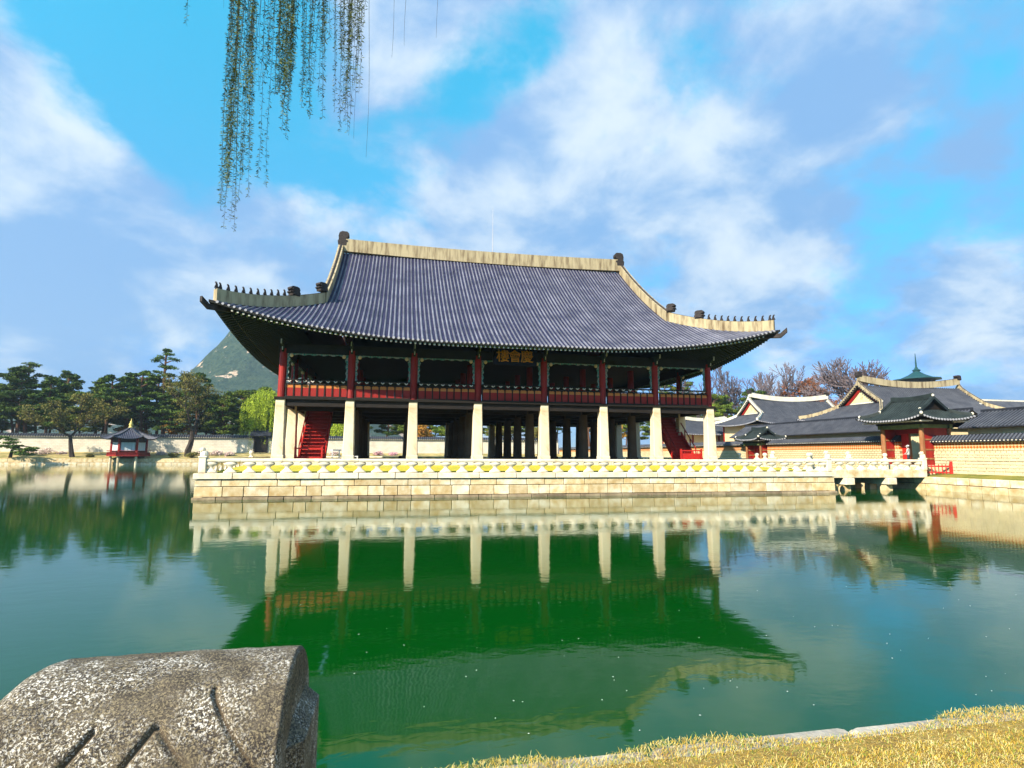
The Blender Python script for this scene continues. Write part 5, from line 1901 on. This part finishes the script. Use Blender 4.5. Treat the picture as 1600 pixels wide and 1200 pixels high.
wp = weeping_parts(81, 17.5, 6.6, 'willow_leaf', 720)
tree('willow_tree', 'bright yellow-green weeping willow beyond the wall beside the first column', (-44.5, 123.5, 3), (('trunk', wp[0]), ('crown', wp[1])))
wp = weeping_parts(82, 10, 3.2, 'willow_leaf', 200)
tree('willow_tree', 'fresh green willow glimpsed between the first pavilion bays', (-24, 124, 3), (('trunk', wp[0]), ('crown', wp[1])))

# low spreading pine at the left end of the far bank
m_ = MB(); m_.tube([(0, 0, -0.3), (1.0, -1.2, 1.8), (3.5, -3.0, 2.8), (6.2, -4.2, 2.6)], [0.4, 0.3, 0.2, 0.08], 7)
rng_ = np.random.default_rng(9)
C_, R_, N_ = [], [], []
for k in range(15):
    u = k / 14
    C_.append((-2.5 + 10.0 * u + rng_.normal(0, 0.5), -1.2 - 4.0 * u + rng_.normal(0, 0.6), 1.4 + 2.8 * (1 - u) ** 1.2 + rng_.uniform(-1.0, 1.0))); R_.append((1.6, 1.2, 0.28)); N_.append(190)
V, F = leaf_quads(rng_, C_, R_, N_, 0.28, 0.4, 0.5)
tree('low_pine', 'low dark pine spreading over the water at the far left bank', (-96.5, 109.2, 1.5), (('trunk', m_.mesh('trunk', ('bark_dark',))), ('crown', fast_mesh('crown', V, F, ('pine_leaf',)))))


def shrub(label, loc, r, leafmat, seed, n=420, lsz=0.16, group=None, zf=0.6):
    rng = np.random.default_rng(seed); r_ = random.Random(seed)
    t = thing('shrub', label, 'shrub', loc, 0, group)
    m_ = MB()
    C_, R_, N_ = [], [], []
    for k in range(9):
        a = k * 2.4; q = r * 0.62 * math.sqrt((k + 0.5) / 9)
        c = (q * math.cos(a), q * math.sin(a), r * zf * r_.uniform(0.45, 1.0))
        m_.tube([(0, 0, -0.25), (c[0] * 0.5, c[1] * 0.5, c[2] * 0.6), c], [0.05, 0.035, 0.015], 4)
        C_.append(c); R_.append((r * 0.42, r * 0.42, r * 0.30)); N_.append(n / 9)
    V, F = leaf_quads(rng, C_, R_, N_, lsz, 0.6)
    place('stems', m_.mesh('stems', ('bark_dark',)), t)
    place('foliage', fast_mesh('foliage', V, F, (leafmat,)), t)
    return t


GB = 'blossoming shrubs under the far wall'
for k, (x, y, r, lm) in enumerate(((-66.3, 113.5, 1.5, 'blossom'), (-63.6, 114, 1.3, 'blossom'), (-56.5, 113, 1.8, 'blossom'), (-53.5, 113.4, 1.9, 'blossom'), (-50.3, 112.4, 1.5, 'blossom'), (-92, 114, 2.3, 'blossom'), (-95.5, 114.2, 2.6, 'blossom'), (-88.6, 114.5, 1.3, 'blossom'))):
    shrub('pale pink blossoming shrub under the far wall', (x, y, 2.0), r, lm, 100 + k, 420, 0.17, GB)
for k, (x, y, r, lm) in enumerate(((-13.5, 114, 1.7, 'blossom_pink'), (-9.6, 114.3, 1.5, 'blossom_pink'), (-5.0, 114, 2.3, 'blossom_pink'), (-20, 114, 1.4, 'blossom'), (-25, 114, 1.5, 'blossom'))):
    shrub('pink blossoming shrub glimpsed between the pavilion columns', (x, y, 2.1), r, lm, 120 + k, 420, 0.17, 'pink shrubs glimpsed between the columns')
for k, (x, y, r, lm, lab) in enumerate(((-58, 109.6, 1.6, 'olive_leaf', 'dark green shrub at the foot of the old tree'), (-62.3, 109.8, 1.3, 'olive_leaf', 'low green shrub between the hexagonal pavilion and the old tree'),
                                        (-80.5, 110, 0.9, 'olive_leaf', 'small green shrub left of the hexagonal pavilion'), (40, 95, 3.2, 'pine_leaf_light', 'rounded green shrub glimpsed beside the right staircase'),
                                        (33, 112, 2.2, 'pine_leaf_light', 'round green bush by the far wall end'))):
    shrub(lab, (x, y, 1.6), r, lm, 140 + k, 700, 0.17, None, 0.8)

# ------------------------------------------------------------------ mountains
def hill(name, x0, x1, y0, y1, fn, nx, ny, matname):
    X = np.linspace(x0, x1, nx); Y = np.linspace(y0, y1, ny)
    V = np.array([(x, y, fn(x, y)) for y in Y for x in X])
    F = np.array([(j * nx + i, j * nx + i + 1, (j + 1) * nx + i + 1, (j + 1) * nx + i) for j in range(ny - 1) for i in range(nx - 1)])
    me = fast_mesh(name, V, F, (matname,))
    me.polygons.foreach_set('use_smooth', [True] * len(F))
    o = place(name, me); o['kind'] = 'structure'
    return o


from mathutils import noise as mnoise


def fbm(x, y, s):
    v, a = 0.0, 1.0
    for k in range(6):
        v += a * mnoise.noise(Vector((x / s, y / s, 3.1 * k))); s *= 0.5; a *= 0.52
    return v


def peak(x, y):
    dx, dy = (x + 300) / 330.0, (y - 1400) / 420.0
    r = math.sqrt(dx * dx * (1.0 if x < -300 else 0.55) + dy * dy)
    z = 372 * max(0.0, 1 - r * 0.98) ** 1.0
    z += (40 * fbm(x, y, 210) * min(1, z / 90))
    return z - 6


hill('mountain', -760, 420, 930, 1850, peak, 150, 110, 'mountain')
hill('hills', -1900, -480, 1250, 2000, lambda x, y: 130 * max(0, 1 - ((x + 1050) / 700) ** 2) * max(0, 1 - ((y - 1600) / 380) ** 2) + 16 * fbm(x, y, 160) - 8, 90, 40, 'mountain')

# ------------------------------------------------------------------ foreground: carved stone, grass, willow, petals
def carved_stone():
    cs = thing('carved_stone', 'lichen-covered rounded granite rail stone carved with slanting grooves on the near bank', 'stone', (-9.75, -41.95, 1.28))
    nx, ns = 260, 380
    x0, x1 = -10.02, -9.165
    hw, zt = 0.30, 2.268
    V = []
    GV = set()
    lines = [((-9.625, 2.17), (-9.83, 1.90)), ((-9.482, 2.17), (-9.69, 1.88)), ((-9.472, 2.17), (-9.29, 1.98)), ((-9.36, 2.225), (-9.16, 2.0))]
    r_ = random.Random(3)
    for j in range(ns + 1):
        s = j / ns                      # 0 front bottom .. 1 back bottom
        a = None
        if s < 0.42:
            y = -hw; z = 1.30 + (zt - 0.26 - 1.30) * (s / 0.42); ny, nz = -1, 0
        elif s < 0.72:
            t = (s - 0.42) / 0.30 * PI
            y = -hw * math.cos(t); z = zt - 0.26 + 0.26 * math.sin(t); ny, nz = -math.cos(t), math.sin(t)
        else:
            y = hw; z = 1.30 + (zt - 0.26 - 1.30) * (1 - (s - 0.72) / 0.28); ny, nz = 1, 0
        for i in range(nx + 1):
            u = i / nx
            x = x0 + (x1 - x0) * u
            # rounded left shoulder
            e = max(0.0, (0.24 - u) / 0.24)
            drop = 0.23 * e ** 2.4
            er = max(0.0, (u - 0.988) / 0.012)
            yy = y * (1 - 0.10 * e ** 2 - 0.02 * er ** 2); zz = z - drop * max(0, (z - 1.30) / (zt - 1.30)) - 0.012 * er ** 2
            dsp = 0.0025 * mnoise.noise(Vector((x * 5, y * 5, z * 5))) + 0.003 * mnoise.noise(Vector((x * 22, y * 22, z * 22)))
            if s < 0.60:
                for (ax_, az_), (bx_, bz_) in lines:
                    px_, pz_ = bx_ - ax_, bz_ - az_
                    L2 = px_ * px_ + pz_ * pz_
                    if L2 < 1e-6:
                        continue
                    q = max(0, min(1, ((x - ax_) * px_ + (z - az_) * pz_) / L2))
                    d = math.hypot(x - ax_ - q * px_, z - az_ - q * pz_)
                    if d < 0.0105:
                        dsp -= 0.015 * (1 - (d / 0.0105) ** 2)
                    if d < 0.0055:
                        GV.add(len(V))
            V.append((x + 9.75, yy + ny * dsp, zz + nz * dsp - 1.28))
    n = nx + 1
    F = [(j * n + i, j * n + i + 1, (j + 1) * n + i + 1, (j + 1) * n + i) for j in range(ns) for i in range(nx)]
    me = bpy.data.meshes.new('body')
    ends = [tuple(j * n for j in range(ns + 1)), tuple(j * n + nx for j in range(ns, -1, -1))]
    me.from_pydata(V, [], F + ends)
    me.materials.append(M('lichen')); me.materials.append(M('joint'))
    me.polygons.foreach_set('material_index', [1 if f[0] in GV and f[2] in GV else 0 for f in F] + [0, 0])
    me.polygons.foreach_set('use_smooth', [True] * len(F) + [False, False])
    me.update()
    place('body', me, cs)
    m_ = MB(); m_.cbox(0.50, 0.63, -0.16, 0.26, -0.05, 0.82, 0.05)
    o = place('side_block', m_.mesh('side_block', ('lichen',)), cs)
    m_ = MB(); m_.cbox(-0.45, 0.80, -0.42, 0.42, -0.3, 0.035, 0.04)
    place('footing', m_.mesh('footing', ('lichen',)), cs)
    return cs


carved_stone()


def grass(n=230000):
    rng = np.random.default_rng(4)
    x = rng.uniform(-9.6, -1.2, n); y = PY0 + 0.02 - rng.random(n) ** 1.0 * 2.4
    edge = np.array([mnoise.noise(Vector((float(q) * 1.6, 0.3, 0))) for q in x[:4000]])
    ex = np.interp(x, np.sort(x[:4000]), edge[np.argsort(x[:4000])])
    bare_ = np.exp(-((x + 6.2) / 0.42) ** 2)
    keep = y < PY0 - 0.02 + ex * 0.14 - 0.12 * bare_
    x, y = x[keep], y[keep]; n = len(x)
    z = np.where(y < PY0 - 0.3, 1.285, 1.270)
    clump = np.array([mnoise.noise(Vector((float(a) * 3.0, float(b) * 3.0, 5.0))) for a, b in zip(x[::8], y[::8])])
    clump = np.repeat(clump, 8)[:n] if len(clump) * 8 >= n else np.pad(np.repeat(clump, 8), (0, n - len(clump) * 8))
    L = rng.uniform(0.012, 0.038, n) * (1 + 0.9 * clump)
    ang = rng.uniform(0, 2 * PI, n); lean = np.abs(rng.normal(1.28, 0.28, n))
    dx, dy, dz = np.cos(ang) * np.sin(lean), np.sin(ang) * np.sin(lean), np.maximum(np.cos(lean), 0.08)
    w = rng.uniform(0.0009, 0.0019, n)
    px, py = -np.sin(ang) * w, np.cos(ang) * w
    P = np.stack([x, y, z], 1); D = np.stack([dx, dy, dz], 1) * L[:, None]; W = np.stack([px, py, np.zeros(n)], 1)
    mid = P + D * 0.55 + np.array([0, 0, 0.008])
    V = np.stack([P - W, P + W, mid + W * 0.8, mid - W * 0.8, P + D + W * 0.15, P + D - W * 0.15], 1).reshape(-1, 3)
    b = np.arange(n)[:, None] * 6
    F = np.concatenate([b + np.array([[0, 1, 2, 3]]), b + np.array([[3, 2, 4, 5]])], 0)
    k = rng.random(n)
    g = (rng.random(n) < np.clip(0.12 + 1.3 * (clump - 0.12), 0.05, 0.85))
    mi = np.where(g, 2, np.where(k < 0.45, 1, 0))
    me = fast_mesh('bank_grass', V, F, ('blade_dry', 'blade_pale', 'blade_green'), np.concatenate([mi, mi]))
    o = place('bank_grass', me); o['kind'] = 'stuff'
    tag(o, 'dry yellow grass with green tufts on the near bank', 'grass')


grass()
mb = MB()
mb.add([(-16, PY0 - 3.6, 1.286), (4, PY0 - 3.6, 1.286), (4, PY0 - 0.33, 1.286), (-16, PY0 - 0.33, 1.286), (4, PY0 - 0.16, 1.274), (-16, PY0 - 0.16, 1.274)], [(0, 1, 2, 3), (3, 2, 4, 5)])
struct('bank_soil', mb, 'bank_soil' if 'bank_soil' in MATS else 'dry_grass')

# hanging willow at the near bank
wt = thing('willow_tree', 'willow with thin budding strands hanging over the water from above', 'tree', (-1.6, -49.5, 1.28))
mb = MB()
mb.tube([(-1.6, -49.5, 1.0), (-1.8, -49.2, 4.0), (-2.6, -47.6, 7.2), (-4.4, -44.4, 9.2), (-6.6, -41.0, 10.1), (-8.6, -38.6, 10.3), (-11.6, -37.2, 10.2)], [0.42, 0.34, 0.25, 0.16, 0.09, 0.06, 0.02], 9)
mb.tube([(-2.6, -47.6, 7.2), (-1.0, -47.0, 9.5), (1.0, -46.0, 11)], [0.2, 0.13, 0.05], 7)
trunk_ = part('trunk', mb, 'bark_dark', wt)
r_ = random.Random(77)
STR = []
for (xa, xb, ya, yb, n_, dn) in ((357, 372, 250, 352, 13, 1.0), (366, 380, 300, 385, 4, 0.9), (380, 398, 150, 345, 15, 0.9), (410, 418, 255, 298, 1, 0.9), (420, 432, 300, 332, 1, 0.9), (413, 430, 90, 152, 4, 0.8),
                                 (437, 463, 90, 175, 22, 1.2), (448, 466, 190, 240, 4, 0.9), (468, 494, 90, 222, 10, 0.9), (496, 508, 130, 196, 3, 0.7), (505, 520, 60, 106, 6, 0.9),
                                 (522, 548, 120, 232, 9, 0.9), (533, 563, 60, 110, 10, 0.9), (545, 565, 120, 168, 5, 0.9), (564, 568, 50, 68, 1, 0.9), (290, 296, 40, 50, 1, 0.9), (400, 415, 120, 200, 3, 0.25),
                                 (545, 582, 200, 270, 3, 0.0), (605, 634, 60, 110, 2, 0.0), (672, 690, 50, 78, 1, 0.0), (345, 357, 5, 30, 1, 0.0)):
    for k in range(n_):
        STR.append((r_.uniform(xa, xb), r_.uniform(ya, yb), dn, r_.uniform(6.0, 7.2)))
rngw = np.random.default_rng(5)
for (px, pyend, dn, dist) in STR:
    top = CAM + pixel_ray(px + r_.uniform(-6, 3), -40) * dist
    end = CAM + pixel_ray(px, pyend) * dist
    end.x, end.y = top.x + (end.x - top.x) * 1.0, top.y + r_.uniform(-0.06, 0.06)
    zt_ = 10.1 + r_.uniform(-0.1, 0.1)
    n_ = 14
    pts = []
    for k in range(n_ + 1):
        u = k / n_
        z = zt_ + (end.z - zt_) * u
        v_ = 1 - u
        pts.append(Vector((end.x + (top.x - end.x) * v_ * 0.6 + 0.02 * math.sin(7 * u + px) * u, end.y + 0.02 * math.cos(6 * u + px), z)))
    mb = MB(); mb.tube(pts, [0.004 * (1 - 0.7 * k / n_) for k in range(n_ + 1)], 4)
    # narrow young leaves
    if dn > 0:
        Ltot = sum((pts[i + 1] - pts[i]).length for i in range(n_))
        nl = int(Ltot / 0.0105 * dn)
        for k in range(nl):
            u = r_.random() ** 0.9
            f_ = u * n_; i_ = min(int(f_), n_ - 1); p = pts[i_].lerp(pts[i_ + 1], f_ - i_)
            a = r_.uniform(0, 2 * PI)
            d = Vector((math.cos(a), math.sin(a), r_.uniform(-1.1, 0.35))).normalized()
            s_ = d.cross(Vector((r_.uniform(-1, 1), r_.uniform(-1, 1), r_.uniform(-1, 1)))).normalized()
            Ls = r_.uniform(0.025, 0.052)
            q = p + d * Ls; mid = p + d * Ls * 0.5
            wv = s_ * Ls * 0.10
            mb.add([tuple(p), tuple(mid - wv), tuple(q), tuple(mid + wv)], [(0, 1, 2, 3)], 1)
    part('strand', mb, ('twig', 'willow_near_leaf'), wt)

# petals and specks floating on the pond
rngp = np.random.default_rng(8)
P = []
for k in range(75):
    px, py = rngp.uniform(450, 1600), rngp.uniform(900, 1150)
    d = pixel_ray(px, py); t_ = -CAM.z / d.z
    P.append(CAM + d * t_)
mb = MB()
for p in P:
    a = rngp.uniform(0, 6.28); s_ = rngp.uniform(0.005, 0.012)
    mb.add([(p.x + s_ * math.cos(a + k * PI / 2) * (1.3 if k % 2 else 0.8), p.y + s_ * math.sin(a + k * PI / 2) * (1.3 if k % 2 else 0.8), 0.006) for k in range(4)], [(0, 1, 2, 3)])
o = struct('floating_petals', mb, 'petal', 'stuff'); tag(o, 'tiny white petals scattered on the green water', 'petals')


# ------------------------------------------------------------------ a visitor in the gate
def person():
    t = thing('person', 'person in white cap and grey top standing in the red gate doorway', 'person', (36.55, -0.55, 2.05), R(200))
    J = {'pelvis': (0, 0, 0.92, 0.135), 'waist': (0, 0, 1.08, 0.12), 'chest': (0, 0.01, 1.30, 0.15), 'neckb': (0, 0.01, 1.45, 0.075), 'neck': (0, 0, 1.52, 0.055), 'chin': (0, -0.02, 1.58, 0.075), 'head': (0, -0.01, 1.65, 0.095), 'crown': (0, 0, 1.71, 0.07)}
    for s, n in ((-1, 'l'), (1, 'r')):
        J.update({'sh' + n: (s * 0.17, 0.01, 1.41, 0.065), 'el' + n: (s * 0.24, -0.02, 1.13, 0.045), 'wr' + n: (s * 0.20, -0.20, 0.98, 0.032), 'ha' + n: (s * 0.18, -0.27, 0.96, 0.035),
                  'hip' + n: (s * 0.09, 0, 0.86, 0.10), 'kn' + n: (s * 0.10, -0.02, 0.48, 0.065), 'an' + n: (s * 0.10, 0.02, 0.09, 0.042), 'to' + n: (s * 0.12, -0.14, 0.035, 0.035)})
    E = [('pelvis', 'waist'), ('waist', 'chest'), ('chest', 'neckb'), ('neckb', 'neck'), ('neck', 'chin'), ('chin', 'head'), ('head', 'crown')]
    for n in 'lr':
        E += [('chest', 'sh' + n), ('sh' + n, 'el' + n), ('el' + n, 'wr' + n), ('wr' + n, 'ha' + n), ('pelvis', 'hip' + n), ('hip' + n, 'kn' + n), ('kn' + n, 'an' + n), ('an' + n, 'to' + n)]
    keys = list(J)
    # five short fingers on each hand
    co = [J[k][:3] for k in keys]; ra = [J[k][3] for k in keys]; ed = [(keys.index(a), keys.index(b)) for a, b in E]
    for s, n in ((-1, 'l'), (1, 'r')):
        h = Vector(J['ha' + n][:3]); hi = keys.index('ha' + n)
        for k in range(5):
            o0 = h + Vector((s * (-0.03 + 0.015 * k), -0.04, -0.01 if k else 0.01)); o1 = o0 + Vector((0, -0.02 if k else 0.0, -0.035))
            i0 = len(co); co += [tuple(o0), tuple(o1)]; ra += [0.010, 0.008]; ed += [(hi, i0), (i0, i0 + 1)]
    me = bpy.data.meshes.new('body'); me.from_pydata(co, ed, [])
    o = place('body', me, t)
    md = o.modifiers.new('Skin', 'SKIN')
    sv = me.skin_vertices[0].data if me.skin_vertices else None
    if sv is None:
        bpy.context.view_layer.objects.active = o
        sv = me.skin_vertices[0].data if me.skin_vertices else None
    if sv:
        for i, r in enumerate(ra):
            sv[i].radius = (r, r); sv[i].use_root = (i == 0)
    ss = o.modifiers.new('Subsurf', 'SUBSURF'); ss.levels = 1; ss.render_levels = 2
    m = bpy.data.materials.new('person_clothes'); m.use_nodes = True
    nt = m.node_tree; n_, l = nt.nodes, nt.links
    tc = n_.new('ShaderNodeTexCoord'); sp = n_.new('ShaderNodeSeparateXYZ'); l.new(tc.outputs['Object'], sp.inputs[0])
    mr = n_.new('ShaderNodeMath'); mr.operation = 'DIVIDE'; l.new(sp.outputs[2], mr.inputs[0]); mr.inputs[1].default_value = 1.8
    cr = n_.new('ShaderNodeValToRGB'); cr.color_ramp.interpolation = 'CONSTANT'
    l.new(mr.outputs[0], cr.inputs[0])
    els = cr.color_ramp.elements
    els[0].position = 0; els[0].color = (0.04, 0.03, 0.03, 1)
    els[1].position = 0.045; els[1].color = (0.03, 0.035, 0.05, 1)
    for p_, c_ in ((0.515, (0.40, 0.40, 0.38, 1)), (0.825, (0.55, 0.32, 0.22, 1))):
        e = els.new(p_); e.color = c_
    l.new(cr.outputs[0], n_['Principled BSDF'].inputs['Base Color'])
    me.materials.append(m)
    m_ = MB(); m_.lathe([(0.106, 1.675), (0.112, 1.70), (0.10, 1.75), (0.05, 1.785), (0.01, 1.79)], 0, 0.0, 14); m_.prism_y([(-0.08, 1.675), (0.08, 1.675), (0.07, 1.69), (-0.07, 1.69)], -0.20, -0.08)
    place('cap', m_.mesh('cap', ('white_paint',)), t)
    m_ = MB(); m_.lathe([(0.085, 1.55), (0.108, 1.60), (0.108, 1.675)], 0, 0.025, 12); place('hair', m_.mesh('hair', ('black_metal',)), t)
    m_ = MB(); m_.prism_x([(-0.115, 1.565), (-0.125, 1.60), (-0.105, 1.63), (-0.06, 1.63), (-0.06, 1.56)], -0.06, 0.06); place('face_mask', m_.mesh('face_mask', ('white_paint',)), t)


person()


# ------------------------------------------------------------------ air
mb = MB(); mb.box(-2000, 600, -70, 2020, -3.0, 400)
hz = struct('haze', mb, (), 'stuff')
hm = bpy.data.materials.new('haze'); hm.use_nodes = True
nt = hm.node_tree; nt.nodes.clear()
ho = nt.nodes.new('ShaderNodeOutputMaterial'); pv = nt.nodes.new('ShaderNodeVolumePrincipled')
pv.inputs['Color'].default_value = (0.66, 0.83, 1.0, 1)
pv.inputs['Density'].default_value = 0.00019
pv.inputs['Anisotropy'].default_value = 0.2
nt.links.new(pv.outputs[0], ho.inputs['Volume'])
hz.data.materials.append(hm)
tag(hz, 'thin blue haze in the air before the mountain', 'haze')
